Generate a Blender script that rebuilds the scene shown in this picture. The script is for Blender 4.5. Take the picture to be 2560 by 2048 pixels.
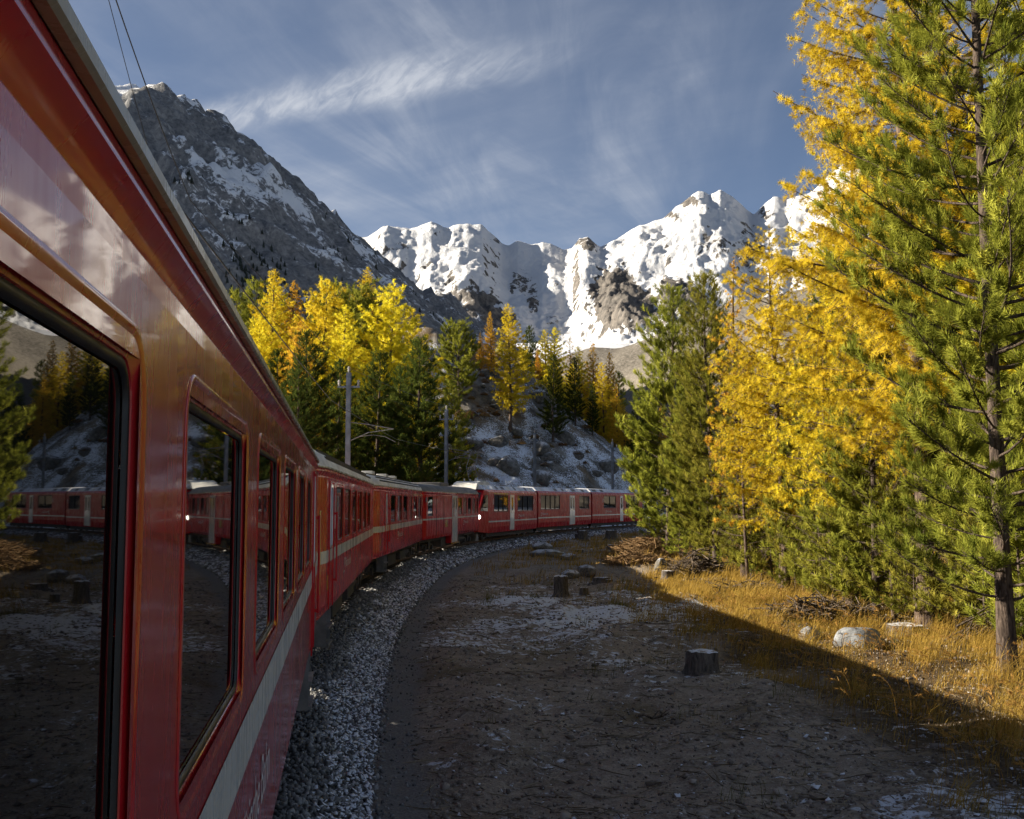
import bpy, math, random
import numpy as np
from mathutils import Vector

for o in list(bpy.data.objects):
    bpy.data.objects.remove(o, do_unlink=True)
scene = bpy.context.scene
COL = scene.collection
random.seed(5)
RNG = np.random.default_rng(11)

# ------------------------------------------------------------------ camera
F_PX = 2700.0                      # focal length in pixels of a 2560 px wide picture
PITCH = math.atan(234.0 / F_PX)    # looking slightly uphill
CAM_Z = 2.70                       # held out of a carriage window, metres above the sleepers
cam_data = bpy.data.cameras.new('camera')
cam = bpy.data.objects.new('camera', cam_data)
COL.objects.link(cam)
cam.location = (0, 0, CAM_Z)
cam.rotation_euler = (math.pi / 2 + PITCH, 0, 0)
cam_data.sensor_width = 36.0
cam_data.lens = 36.0 * F_PX / 2560.0
cam_data.clip_start = 0.05
cam_data.clip_end = 60000
scene.camera = cam

# ------------------------------------------------------------------ sky and sun
SUN_EL = math.radians(21.0)
SUN_AZ = math.radians(-85.0)       # clockwise from +Y: from the left
world = bpy.data.worlds.new('World')
scene.world = world
world.use_nodes = True
SKY_STRENGTH = 0.041

def build_world():
    nt = world.node_tree
    nt.nodes.clear()
    N = nt.nodes.new
    L = nt.links.new
    out = N('ShaderNodeOutputWorld')
    bg = N('ShaderNodeBackground')
    bg.inputs['Strength'].default_value = SKY_STRENGTH
    L(bg.outputs[0], out.inputs[0])
    sky = N('ShaderNodeTexSky')
    sky.sky_type = 'NISHITA'
    sky.sun_disc = False
    sky.sun_elevation = SUN_EL
    sky.sun_rotation = SUN_AZ
    sky.altitude = 2000
    sky.air_density = 0.85
    sky.dust_density = 0.25
    sky.ozone_density = 3.0
    tc = N('ShaderNodeTexCoord')
    sep = N('ShaderNodeSeparateXYZ')
    L(tc.outputs['Generated'], sep.inputs[0])

    def M(op, a, b=None, c=None):
        n = N('ShaderNodeMath')
        n.operation = op
        for i, v in enumerate((a, b, c)):
            if v is None:
                continue
            if isinstance(v, (int, float)):
                n.inputs[i].default_value = v
            else:
                L(v, n.inputs[i])
        return n.outputs[0]

    # the cirrus sheet: directions projected on a high flat layer
    zc = M('ADD', M('MAXIMUM', sep.outputs[2], 0.0), 0.06)
    px = M('DIVIDE', sep.outputs[0], zc)
    py = M('DIVIDE', sep.outputs[1], zc)

    def plane(ax, ay, az=0.0, rot=0.0, ox=0.0, oy=0.0):
        c, s = math.cos(rot), math.sin(rot)
        X = M('ADD', M('MULTIPLY', px, c), M('MULTIPLY', py, s))
        Y = M('SUBTRACT', M('MULTIPLY', py, c), M('MULTIPLY', px, s))
        cb = N('ShaderNodeCombineXYZ')
        L(M('ADD', M('MULTIPLY', X, ax), ox), cb.inputs[0])
        L(M('ADD', M('MULTIPLY', Y, ay), oy), cb.inputs[1])
        cb.inputs[2].default_value = az
        return cb.outputs[0]

    def noise(vec, scale, detail, rough, dist=0.0):
        n = N('ShaderNodeTexNoise')
        L(vec, n.inputs['Vector'])
        n.inputs['Scale'].default_value = scale
        n.inputs['Detail'].default_value = detail
        n.inputs['Roughness'].default_value = rough
        n.inputs['Distortion'].default_value = dist
        return n.outputs[0]

    def ramp(v, a, b):
        n = N('ShaderNodeMapRange')
        n.interpolation_type = 'SMOOTHSTEP'
        L(v, n.inputs[0])
        n.inputs[1].default_value = a
        n.inputs[2].default_value = b
        return n.outputs[0]

    # broad thin veils with fine combed wisps
    veil = ramp(noise(plane(0.75, 0.55, 5.3, 0.35), 1.0, 4, 0.55, 0.6), 0.36, 0.74)
    comb = ramp(noise(plane(3.6, 0.70, 7.0, -0.25), 1.0, 6, 0.60, 1.6), 0.32, 0.78)
    fine = ramp(noise(plane(5.0, 2.0, 1.0, 0.9), 1.6, 5, 0.6, 0.5), 0.25, 0.8)
    cover = M('ADD', M('MULTIPLY', veil, 0.22), M('MULTIPLY', M('MULTIPLY', veil, comb), 0.46))
    # one denser rippled streak crossing the valley
    P1, P2 = (-0.75, 2.37), (0.08, 2.01)
    rot = math.atan2(P2[1] - P1[1], P2[0] - P1[0])
    c, s = math.cos(rot), math.sin(rot)
    ox, oy = P1
    dx = M('SUBTRACT', px, ox)
    dy = M('SUBTRACT', py, oy)
    al = M('ADD', M('MULTIPLY', dx, c), M('MULTIPLY', dy, s))
    ac = M('SUBTRACT', M('MULTIPLY', dy, c), M('MULTIPLY', dx, s))
    wob = M('MULTIPLY', M('SUBTRACT', noise(plane(1.6, 1.6, 4.4), 2.2, 4, 0.6), 0.5), 0.12)
    ac2 = M('ABSOLUTE', M('ADD', ac, wob))
    band = M('MULTIPLY', ramp(ac2, 0.125, 0.015), M('MULTIPLY', ramp(al, -0.5, 0.12), ramp(al, 1.02, 0.55)))
    rip = noise(plane(16.0, 4.0, 2.0, rot + 0.9), 2.2, 5, 0.6, 0.5)
    band = M('MULTIPLY', band, M('ADD', 0.35, M('MULTIPLY', ramp(rip, 0.3, 0.75), 0.75)))
    tot = M('ADD', M('MULTIPLY', cover, M('ADD', 0.7, M('MULTIPLY', fine, 0.4))), M('MULTIPLY', band, 0.62))
    tot = M('MINIMUM', tot, 0.88)
    mix = N('ShaderNodeMix')
    mix.data_type = 'RGBA'
    L(tot, mix.inputs[0])
    hs = N('ShaderNodeHueSaturation')
    hs.inputs['Saturation'].default_value = 0.84
    hs.inputs['Value'].default_value = 1.0
    L(sky.outputs[0], hs.inputs['Color'])
    L(hs.outputs[0], mix.inputs[6])
    mix.inputs[7].default_value = (5.6, 5.9, 6.5, 1)
    L(mix.outputs[2], bg.inputs['Color'])

build_world()
sun_data = bpy.data.lights.new('sun', 'SUN')
sun_data.energy = 5.0
sun_data.angle = math.radians(0.53)
sun_data.color = (1.0, 0.90, 0.74)
sun = bpy.data.objects.new('sun', sun_data)
COL.objects.link(sun)
SUN_DIR = Vector((math.sin(SUN_AZ) * math.cos(SUN_EL), math.cos(SUN_AZ) * math.cos(SUN_EL), math.sin(SUN_EL)))
sun.rotation_euler = SUN_DIR.to_track_quat('Z', 'Y').to_euler()
sun.location = SUN_DIR * 300

scene.view_settings.view_transform = 'Standard'
scene.view_settings.look = 'None'
scene.view_settings.exposure = 1.45
scene.view_settings.gamma = 1.0
scene.view_settings.use_curve_mapping = False
scene.render.engine = 'CYCLES'
scene.cycles.use_denoising = True
try:
    scene.cycles.denoiser = 'OPENIMAGEDENOISE'
    scene.cycles.denoising_prefilter = 'ACCURATE'
except Exception:
    pass
scene.cycles.use_adaptive_sampling = True
scene.cycles.adaptive_threshold = 0.02
scene.cycles.max_bounces = 6
scene.cycles.diffuse_bounces = 3
scene.cycles.glossy_bounces = 3
scene.cycles.transmission_bounces = 4
scene.cycles.transparent_max_bounces = 6
scene.cycles.sample_clamp_indirect = 6.0
scene.render.film_transparent = False

# ------------------------------------------------------------------ helpers
def ray(u, v):
    x = (u - 1280) / F_PX
    y = -(v - 1024) / F_PX
    return np.array([x, math.cos(PITCH) - y * math.sin(PITCH), math.sin(PITCH) + y * math.cos(PITCH)])

def at_depth(u, v, Y):
    r = ray(u, v)
    return r / r[1] * Y + np.array([0, 0, CAM_Z])

def tag(o, label=None, cat=None, group=None, kind=None):
    if label:
        o['label'] = label
    if cat:
        o['category'] = cat
    if group:
        o['group'] = group
    if kind:
        o['kind'] = kind
    return o

def link(o, parent=None):
    COL.objects.link(o)
    if parent is not None:
        o.parent = parent
    return o

def empty(name, loc=(0, 0, 0), rz=0.0, parent=None):
    o = bpy.data.objects.new(name, None)
    o.empty_display_size = 0.3
    o.location = loc
    o.rotation_euler = (0, 0, rz)
    return link(o, parent)

def mesh_np(name, V, F, mat=None, smooth=False, attrs=None, loc=None):
    """mesh data from arrays; F is (n,3) or (n,4)"""
    V = np.asarray(V, np.float32)
    F = np.asarray(F, np.int32)
    me = bpy.data.meshes.new(name)
    k = F.shape[1]
    me.vertices.add(len(V))
    me.vertices.foreach_set('co', V.ravel())
    me.loops.add(F.size)
    me.loops.foreach_set('vertex_index', F.ravel())
    me.polygons.add(len(F))
    me.polygons.foreach_set('loop_start', np.arange(0, F.size, k, dtype=np.int32))
    if smooth:
        me.polygons.foreach_set('use_smooth', np.ones(len(F), bool))
    me.update(calc_edges=True)
    if attrs:
        for n, a in attrs.items():
            at = me.attributes.new(n, 'FLOAT', 'POINT')
            at.data.foreach_set('value', np.asarray(a, np.float32))
    if mat:
        me.materials.append(mat)
    return me

def obj(name, me, parent=None):
    return link(bpy.data.objects.new(name, me), parent)

class MB:
    """collects simple shapes into one mesh"""
    def __init__(self):
        self.v = []
        self.f = []

    def add(self, vs, fs):
        b = len(self.v)
        self.v.extend([tuple(p) for p in vs])
        self.f.extend([tuple(i + b for i in q) for q in fs])

    def box(self, x0, x1, y0, y1, z0, z1):
        self.add([(x0, y0, z0), (x1, y0, z0), (x1, y1, z0), (x0, y1, z0), (x0, y0, z1), (x1, y0, z1), (x1, y1, z1), (x0, y1, z1)],
                 [(0, 3, 2, 1), (4, 5, 6, 7), (0, 1, 5, 4), (1, 2, 6, 5), (2, 3, 7, 6), (3, 0, 4, 7)])

    def quad(self, a, b, c, d):
        self.add([a, b, c, d], [(0, 1, 2, 3)])

    def tube(self, pts, rad, n=6, cap=True):
        pts = [Vector(p) for p in pts]
        if isinstance(rad, (int, float)):
            rad = [rad] * len(pts)
        b = len(self.v)
        up = Vector((0, 0, 1))
        for i, p in enumerate(pts):
            d = (pts[min(i + 1, len(pts) - 1)] - pts[max(i - 1, 0)]).normalized()
            a = d.cross(up)
            if a.length < 1e-3:
                a = d.cross(Vector((1, 0, 0)))
            a.normalize()
            c = a.cross(d)
            for k in range(n):
                t = 2 * math.pi * k / n
                self.v.append(tuple(p + (a * math.cos(t) + c * math.sin(t)) * rad[i]))
        for i in range(len(pts) - 1):
            for k in range(n):
                self.f.append((b + i * n + k, b + i * n + (k + 1) % n, b + (i + 1) * n + (k + 1) % n, b + (i + 1) * n + k))
        if cap:
            self.f.append(tuple(b + k for k in range(n))[::-1])
            self.f.append(tuple(b + (len(pts) - 1) * n + k for k in range(n)))

    def prism(self, poly, axis, a, b):
        """poly of 2d points extruded along an axis from a to b"""
        def P(q, t):
            return {'x': (t, q[0], q[1]), 'y': (q[0], t, q[1]), 'z': (q[0], q[1], t)}[axis]
        n = len(poly)
        self.add([P(q, a) for q in poly] + [P(q, b) for q in poly],
                 [tuple(range(n))[::-1], tuple(range(n, 2 * n))] + [(i, (i + 1) % n, n + (i + 1) % n, n + i) for i in range(n)])

    def data(self, name, mat, smooth=None, bevel=0.0):
        me = bpy.data.meshes.new(name)
        me.from_pydata(self.v, [], self.f)
        me.update()
        import bmesh
        bm = bmesh.new()
        bm.from_mesh(me)
        bmesh.ops.recalc_face_normals(bm, faces=bm.faces[:])
        if bevel:
            bmesh.ops.bevel(bm, geom=bm.edges[:], offset=bevel, segments=2, affect='EDGES', profile=0.6)
        bm.to_mesh(me)
        bm.free()
        if smooth:
            for p in me.polygons:
                p.use_smooth = True
            me.set_sharp_from_angle(angle=math.radians(smooth))
        me.materials.append(mat)
        return me

    def build(self, name, mat, parent=None, smooth=None, bevel=0.0):
        return obj(name, self.data(name, mat, smooth, bevel), parent)

# ------------------------------------------------------------------ numpy noise
_perm = np.random.default_rng(3).permutation(256)
_perm = np.concatenate([_perm, _perm])
_g = np.random.default_rng(4).normal(size=(256, 2))
_g /= np.linalg.norm(_g, axis=1)[:, None]

def perlin(x, y):
    x = np.asarray(x, float)
    y = np.asarray(y, float)
    xi = np.floor(x).astype(int)
    yi = np.floor(y).astype(int)
    xf = x - xi
    yf = y - yi
    u = xf * xf * xf * (xf * (xf * 6 - 15) + 10)
    w = yf * yf * yf * (yf * (yf * 6 - 15) + 10)

    def g(ix, iy, fx, fy):
        h = _perm[(_perm[ix & 255] + iy) & 255]
        return _g[h, 0] * fx + _g[h, 1] * fy
    a = g(xi, yi, xf, yf)
    b = g(xi + 1, yi, xf - 1, yf)
    c = g(xi, yi + 1, xf, yf - 1)
    d = g(xi + 1, yi + 1, xf - 1, yf - 1)
    return (a + u * (b - a)) * (1 - w) + (c + u * (d - c)) * w

def fbm(x, y, oct=5, gain=0.5, lac=2.03):
    s = 0
    a = 1.0
    for i in range(oct):
        s = s + a * perlin(x * lac ** i + 17.3 * i, y * lac ** i - 9.1 * i)
        a *= gain
    return s

def ridged(x, y, oct=5, gain=0.5, lac=2.1):
    s = 0
    a = 1.0
    for i in range(oct):
        s = s + a * (0.5 - np.abs(perlin(x * lac ** i + 31.7 * i, y * lac ** i + 5.3 * i)) * 1.4)
        a *= gain
    return s

def sstep(a, b, x):
    t = np.clip((np.asarray(x, float) - a) / (b - a), 0, 1)
    return t * t * (3 - 2 * t)

# ------------------------------------------------------------------ materials
def new_mat(name):
    m = bpy.data.materials.new(name)
    m.use_nodes = True
    nt = m.node_tree
    b = nt.nodes['Principled BSDF']
    return m, nt, b

class NB:
    """short hand for node graphs"""
    def __init__(self, nt):
        self.nt = nt

    def n(self, t, **kw):
        x = self.nt.nodes.new(t)
        for k, v in kw.items():
            setattr(x, k, v)
        return x

    def l(self, a, b):
        self.nt.links.new(a, b)

    def coord(self, kind='Object', scale=None, rot=None):
        t = self.n('ShaderNodeTexCoord')
        o = t.outputs[kind]
        if scale is not None or rot is not None:
            mp = self.n('ShaderNodeMapping')
            if scale is not None:
                mp.inputs['Scale'].default_value = scale
            if rot is not None:
                mp.inputs['Rotation'].default_value = rot
            self.l(o, mp.inputs[0])
            o = mp.outputs[0]
        return o

    def pos(self):
        return self.n('ShaderNodeNewGeometry').outputs['Position']

    def noise(self, vec, scale, detail=4, rough=0.55, dist=0.0):
        x = self.n('ShaderNodeTexNoise')
        if vec is not None:
            self.l(vec, x.inputs['Vector'])
        x.inputs['Scale'].default_value = scale
        x.inputs['Detail'].default_value = detail
        x.inputs['Roughness'].default_value = rough
        x.inputs['Distortion'].default_value = dist
        return x.outputs[0]

    def ramp(self, v, a, b, lo=0.0, hi=1.0):
        x = self.n('ShaderNodeMapRange', interpolation_type='SMOOTHSTEP')
        self.l(v, x.inputs[0])
        x.inputs[1].default_value = a
        x.inputs[2].default_value = b
        x.inputs[3].default_value = lo
        x.inputs[4].default_value = hi
        return x.outputs[0]

    def math(self, op, a, b=None):
        x = self.n('ShaderNodeMath', operation=op)
        for i, v in enumerate((a, b)):
            if v is None:
                continue
            if isinstance(v, (int, float)):
                x.inputs[i].default_value = v
            else:
                self.l(v, x.inputs[i])
        return x.outputs[0]

    def mix(self, f, a, b):
        x = self.n('ShaderNodeMix', data_type='RGBA')
        if isinstance(f, (int, float)):
            x.inputs[0].default_value = f
        else:
            self.l(f, x.inputs[0])
        for i, v in ((6, a), (7, b)):
            if isinstance(v, tuple):
                x.inputs[i].default_value = (*v[:3], 1)
            else:
                self.l(v, x.inputs[i])
        return x.outputs[2]

    def attr(self, name):
        return self.n('ShaderNodeAttribute', attribute_name=name).outputs['Fac']

    def bump(self, h, strength, dist, normal=None):
        x = self.n('ShaderNodeBump')
        x.inputs['Strength'].default_value = strength
        x.inputs['Distance'].default_value = dist
        self.l(h, x.inputs['Height'])
        if normal is not None:
            self.l(normal, x.inputs['Normal'])
        return x.outputs[0]

def simple(name, col, rough=0.5, metal=0.0, var=0.12, vscale=3.0, bump=0.0, bscale=40.0, coat=0.0, spec=0.5):
    m, nt, b = new_mat(name)
    g = NB(nt)
    co = g.coord('Object')
    nz = g.noise(co, vscale, 6, 0.6)
    lo = tuple(c * (1 - var) for c in col)
    hi = tuple(min(1, c * (1 + var)) for c in col)
    g.l(g.mix(g.ramp(nz, 0.3, 0.7), lo, hi), b.inputs['Base Color'])
    g.l(g.ramp(g.noise(co, vscale * 2.3, 5, 0.6), 0.3, 0.7, max(0.0, rough - 0.06), min(1, rough + 0.08)), b.inputs['Roughness'])
    b.inputs['Metallic'].default_value = metal
    b.inputs['Specular IOR Level'].default_value = spec
    if coat:
        b.inputs['Coat Weight'].default_value = coat
        b.inputs['Coat Roughness'].default_value = 0.06
    if bump:
        g.l(g.bump(g.noise(co, bscale, 5, 0.6), bump, 0.02), b.inputs['Normal'])
    return m

def paint(name, col, dirt=0.25, coat=0.75):
    """glossy carriage paint over slightly wavy sheet metal, with streaky road dirt"""
    m, nt, b = new_mat(name)
    g = NB(nt)
    co = g.coord('Object')
    st = g.noise(g.coord('Object', (1.2, 3.0, 0.6)), 2.2, 7, 0.65)
    dust = g.ramp(st, 0.45, 0.85, 0.0, dirt)
    g.l(g.mix(dust, col, (0.16, 0.12, 0.10)), b.inputs['Base Color'])
    g.l(g.ramp(st, 0.3, 0.9, 0.20, 0.46), b.inputs['Roughness'])
    b.inputs['Coat Weight'].default_value = coat
    b.inputs['Specular IOR Level'].default_value = 0.5 if coat > 0.5 else 0.22
    g.l(g.ramp(g.noise(co, 1.3, 6, 0.7), 0.35, 0.8, 0.03, 0.16), b.inputs['Coat Roughness'])
    wav = g.noise(g.coord('Object', (1, 0.35, 1.6)), 3.2, 2, 0.5)
    bn = g.bump(wav, 0.10, 0.02)
    fine = g.noise(g.coord('Object', (1, 0.25, 1.0)), 42.0, 2, 0.5)
    bn = g.bump(fine, 0.012, 0.002, bn)
    g.l(bn, b.inputs['Normal'])
    g.l(bn, b.inputs['Coat Normal'])
    return m

M_RED0 = paint('near_carriage_red_paint', (0.52, 0.013, 0.019), 0.15, 0.7)
M_RED = paint('carriage_red_paint', (0.56, 0.014, 0.020), 0.10, 0.25)
M_RED2 = paint('railcar_red_paint', (0.48, 0.010, 0.016), 0.05, 0.0)
M_STRIPE = paint('stripe_grey_paint', (0.66, 0.65, 0.58), 0.15, 0.2)
M_WHITE = paint('door_white_paint', (0.74, 0.74, 0.70), 0.2)
M_LETTER = simple('lettering_white', (0.66, 0.64, 0.62), 0.4)
M_YELLOW = paint('sign_yellow_paint', (0.62, 0.36, 0.02), 0.2)
M_BLUE = paint('corner_blue_paint', (0.02, 0.04, 0.16), 0.1)
M_CREAM = paint('gutter_cream_paint', (0.40, 0.36, 0.24), 0.35, 0.0)
M_ROOFL = simple('roof_light_grey', (0.66, 0.64, 0.58), 0.5, var=0.25, vscale=1.2, bump=0.15)
M_ROOFD = simple('roof_dark_grey', (0.15, 0.14, 0.13), 0.6, var=0.3, vscale=1.2, bump=0.15)
M_ALU = simple('roof_aluminium', (0.72, 0.73, 0.76), 0.5, metal=0.1, var=0.15, vscale=0.8)
M_UNDER = simple('underframe_dark', (0.035, 0.032, 0.03), 0.7, var=0.4, bump=0.3)
M_STEEL = simple('worn_steel', (0.22, 0.21, 0.20), 0.45, metal=0.7, var=0.3)
M_RUBBER = simple('black_rubber', (0.008, 0.008, 0.008), 0.45, var=0.3)
M_MAST = simple('mast_galvanised_steel', (0.20, 0.22, 0.25), 0.55, metal=0.3, var=0.25, vscale=2.0)
M_WIRE = simple('wire_dark_copper', (0.03, 0.028, 0.025), 0.5, metal=0.5)
M_PORC = simple('insulator_porcelain', (0.45, 0.42, 0.38), 0.25)
M_RAIL = simple('rusty_rail', (0.10, 0.055, 0.035), 0.6, metal=0.4, var=0.3)
M_SLEEPER = simple('sleeper_wood', (0.06, 0.045, 0.035), 0.85, var=0.3, vscale=6, bump=0.4)

def glass_mat():
    m, nt, b = new_mat('window_glass')
    g = NB(nt)
    b.inputs['Base Color'].default_value = (0.006, 0.006, 0.006, 1)
    b.inputs['Roughness'].default_value = 0.015
    b.inputs['IOR'].default_value = 1.55
    b.inputs['Specular IOR Level'].default_value = 0.55
    wav = g.noise(g.coord('Object', (1, 0.5, 0.7)), 1.6, 1, 0.4)
    g.l(g.bump(wav, 0.012, 0.02), b.inputs['Normal'])
    return m
M_GLASS = glass_mat()

def lamp_mat():
    m, nt, b = new_mat('headlamp_lit')
    b.inputs['Emission Color'].default_value = (1, 0.93, 0.78, 1)
    b.inputs['Emission Strength'].default_value = 2.0
    return m
M_LAMP = lamp_mat()

# ------------------------------------------------------------------ track alignment
def HD(h):
    return np.array([math.sin(h), math.cos(h)])

def HN(h):
    return np.array([math.cos(h), -math.sin(h)])

H0 = math.radians(-8.89)
HALF_W = 1.33
PIV = [(-(0.34 + HALF_W)) * HN(H0) + HD(H0) * (16.7 - 18.5)]
CARS = [(18.5, -8.89), (18.5, -4.6), (18.5, 0.3), (18.5, 6.8), (16.6, 14.7), (16.0, 20.05), (16.6, 24.2)]
for L_, h_ in CARS:
    PIV.append(PIV[-1] + HD(math.radians(h_)) * L_)
_pts = [PIV[0] - HD(math.radians(-13)) * 18 - HD(math.radians(-17)) * 18, PIV[0] - HD(math.radians(-13)) * 18] + PIV
_e = PIV[-1]
for h_ in (29, 34, 39, 44, 49, 54):
    _e = _e + HD(math.radians(h_)) * 16
    _pts.append(_e)
_pts = np.array(_pts)

def catmull(P, step=1.0):
    out = []
    for i in range(len(P) - 1):
        p0 = P[max(i - 1, 0)]
        p1, p2 = P[i], P[i + 1]
        p3 = P[min(i + 2, len(P) - 1)]
        n = max(2, int(np.linalg.norm(p2 - p1) / step))
        for k in range(n):
            t = k / n
            out.append(0.5 * ((2 * p1) + (-p0 + p2) * t + (2 * p0 - 5 * p1 + 4 * p2 - p3) * t * t + (-p0 + 3 * p1 - 3 * p2 + p3) * t ** 3))
    out.append(P[-1])
    return np.array(out)

TRK = catmull(_pts, 1.0)
_d = np.diff(TRK, axis=0)
TRK_S = np.concatenate([[0], np.cumsum(np.linalg.norm(_d, axis=1))])
_i0 = np.argmin(np.linalg.norm(TRK - PIV[0], axis=1))
TRK_S -= TRK_S[_i0] + 1.8          # s = 0 beside the camera
TRK_T = np.gradient(TRK, axis=0)
TRK_T /= np.linalg.norm(TRK_T, axis=1)[:, None]
TRK_N = np.stack([TRK_T[:, 1], -TRK_T[:, 0]], 1)     # to the right, the inside of the curve

def track_sl(x, y):
    """arc length and signed sideways distance (right positive) of points"""
    x = np.atleast_1d(np.asarray(x, float))
    y = np.atleast_1d(np.asarray(y, float))
    sh = x.shape
    x = x.ravel()
    y = y.ravel()
    S = np.empty_like(x)
    Lr = np.empty_like(x)
    for a in range(0, len(x), 20000):
        xs, ys = x[a:a + 20000, None], y[a:a + 20000, None]
        dx = xs - TRK[None, :, 0]
        dy = ys - TRK[None, :, 1]
        k = np.argmin(dx * dx + dy * dy, axis=1)
        r = np.arange(len(k))
        S[a:a + 20000] = TRK_S[k] + dx[r, k] * TRK_T[k, 0] + dy[r, k] * TRK_T[k, 1]
        q = dx[r, k] * TRK_N[k, 0] + dy[r, k] * TRK_N[k, 1]
        dist = np.sqrt(dx[r, k] ** 2 + dy[r, k] ** 2)
        Lr[a:a + 20000] = np.where(dist > 4, np.sign(q) * dist, q)
    return S.reshape(sh), Lr.reshape(sh)

def rise(s):
    return 0.18 * sstep(60, 130, s)

def foot(s):
    """sideways distance of the ballast foot on the inside"""
    return np.clip(2.10 + (np.asarray(s, float) - 10) * 0.024, 2.05, 2.85)

def ground_z(x, y, fine=True):
    x = np.atleast_1d(np.asarray(x, float))
    y = np.atleast_1d(np.asarray(y, float))
    s, l = track_sl(x, y)
    f = foot(s)
    z0 = rise(s)
    top = -0.06
    base = -0.40
    z = np.where(l > 0, top + (base - top) * sstep(1.45, 1.0, 0) * 0, top)
    # inside: shoulder, path, soil
    sh = sstep(1.45, 1.0 * f, l) if np.ndim(f) == 0 else np.clip((l - 1.45) / (f - 1.45), 0, 1)
    sh = sh * sh * (3 - 2 * sh) * 0.35 + sh * 0.65
    zi = top + (base - top) * sh
    w = sstep(0.45, 1.3, l - f)
    soil = 0.10 * w + w * (0.30 * fbm(x * 0.30, y * 0.30, 3) + 0.10 * fbm(x * 1.1 + 5, y * 1.1, 3))
    soil = soil + 0.35 * sstep(10, 40, l - f) * (0.4 + fbm(x * 0.06 + 3, y * 0.06, 2))
    zi = zi + soil
    # outside: narrow shoulder, ditch, hillside
    q = -l
    so = np.clip((q - 1.5) / 1.4, 0, 1)
    zo = top + (-0.45 - top) * so
    hq = np.clip(q - 3.6, 0, None)
    slope = 0.10 * hq + 0.0009 * hq ** 2 * (hq < 120) + (hq >= 120) * (0.0009 * 14400 + 0.1 * (hq - 120))
    knoll = 22.0 * np.exp(-(np.clip(x + 10, 0, None) / 21.0) ** 2 - (np.clip(-x - 10, 0, None) / 30.0) ** 2 - ((y - 160) / 27.0) ** 2)
    knoll = knoll + 3.5 * np.exp(-((x - 14) / 12.0) ** 2 - ((y - 152) / 16.0) ** 2)
    rough = sstep(0, 12, hq)
    kn = np.clip(knoll, 0, None)
    dmp = 0.35 + 0.65 * sstep(55, 10, x)
    zo = zo + rough * (slope * np.clip(dmp, 0.1, 1) * sstep(60, 5, x) + kn + (0.5 + 0.05 * kn) * (1.3 * fbm(x * 0.09, y * 0.09, 4) + 1.5 * ridged(x * 0.13 + 7, y * 0.2, 4)))
    z = np.where(l >= 0, zi, zo) + z0
    if fine:
        z = z + w * 0.034 * fbm(x * 4.3, y * 4.3, 3) + 0.004 * fbm(x * 11, y * 11, 2)
    return z

def hit(u, v, far=400):
    """where the ray through a picture point meets the ground"""
    r = ray(u, v)
    t = np.concatenate([np.arange(5, 60, 0.15), np.arange(60, far, 0.5)])
    P = r[None] * t[:, None]
    z = ground_z(P[:, 0], P[:, 1], False)
    b = np.nonzero(P[:, 2] + CAM_Z < z)[0]
    i = b[0] if len(b) else -1
    return np.array([P[i, 0], P[i, 1], z[i]])

def gz(x, y):
    return float(ground_z(x, y)[0])

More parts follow.
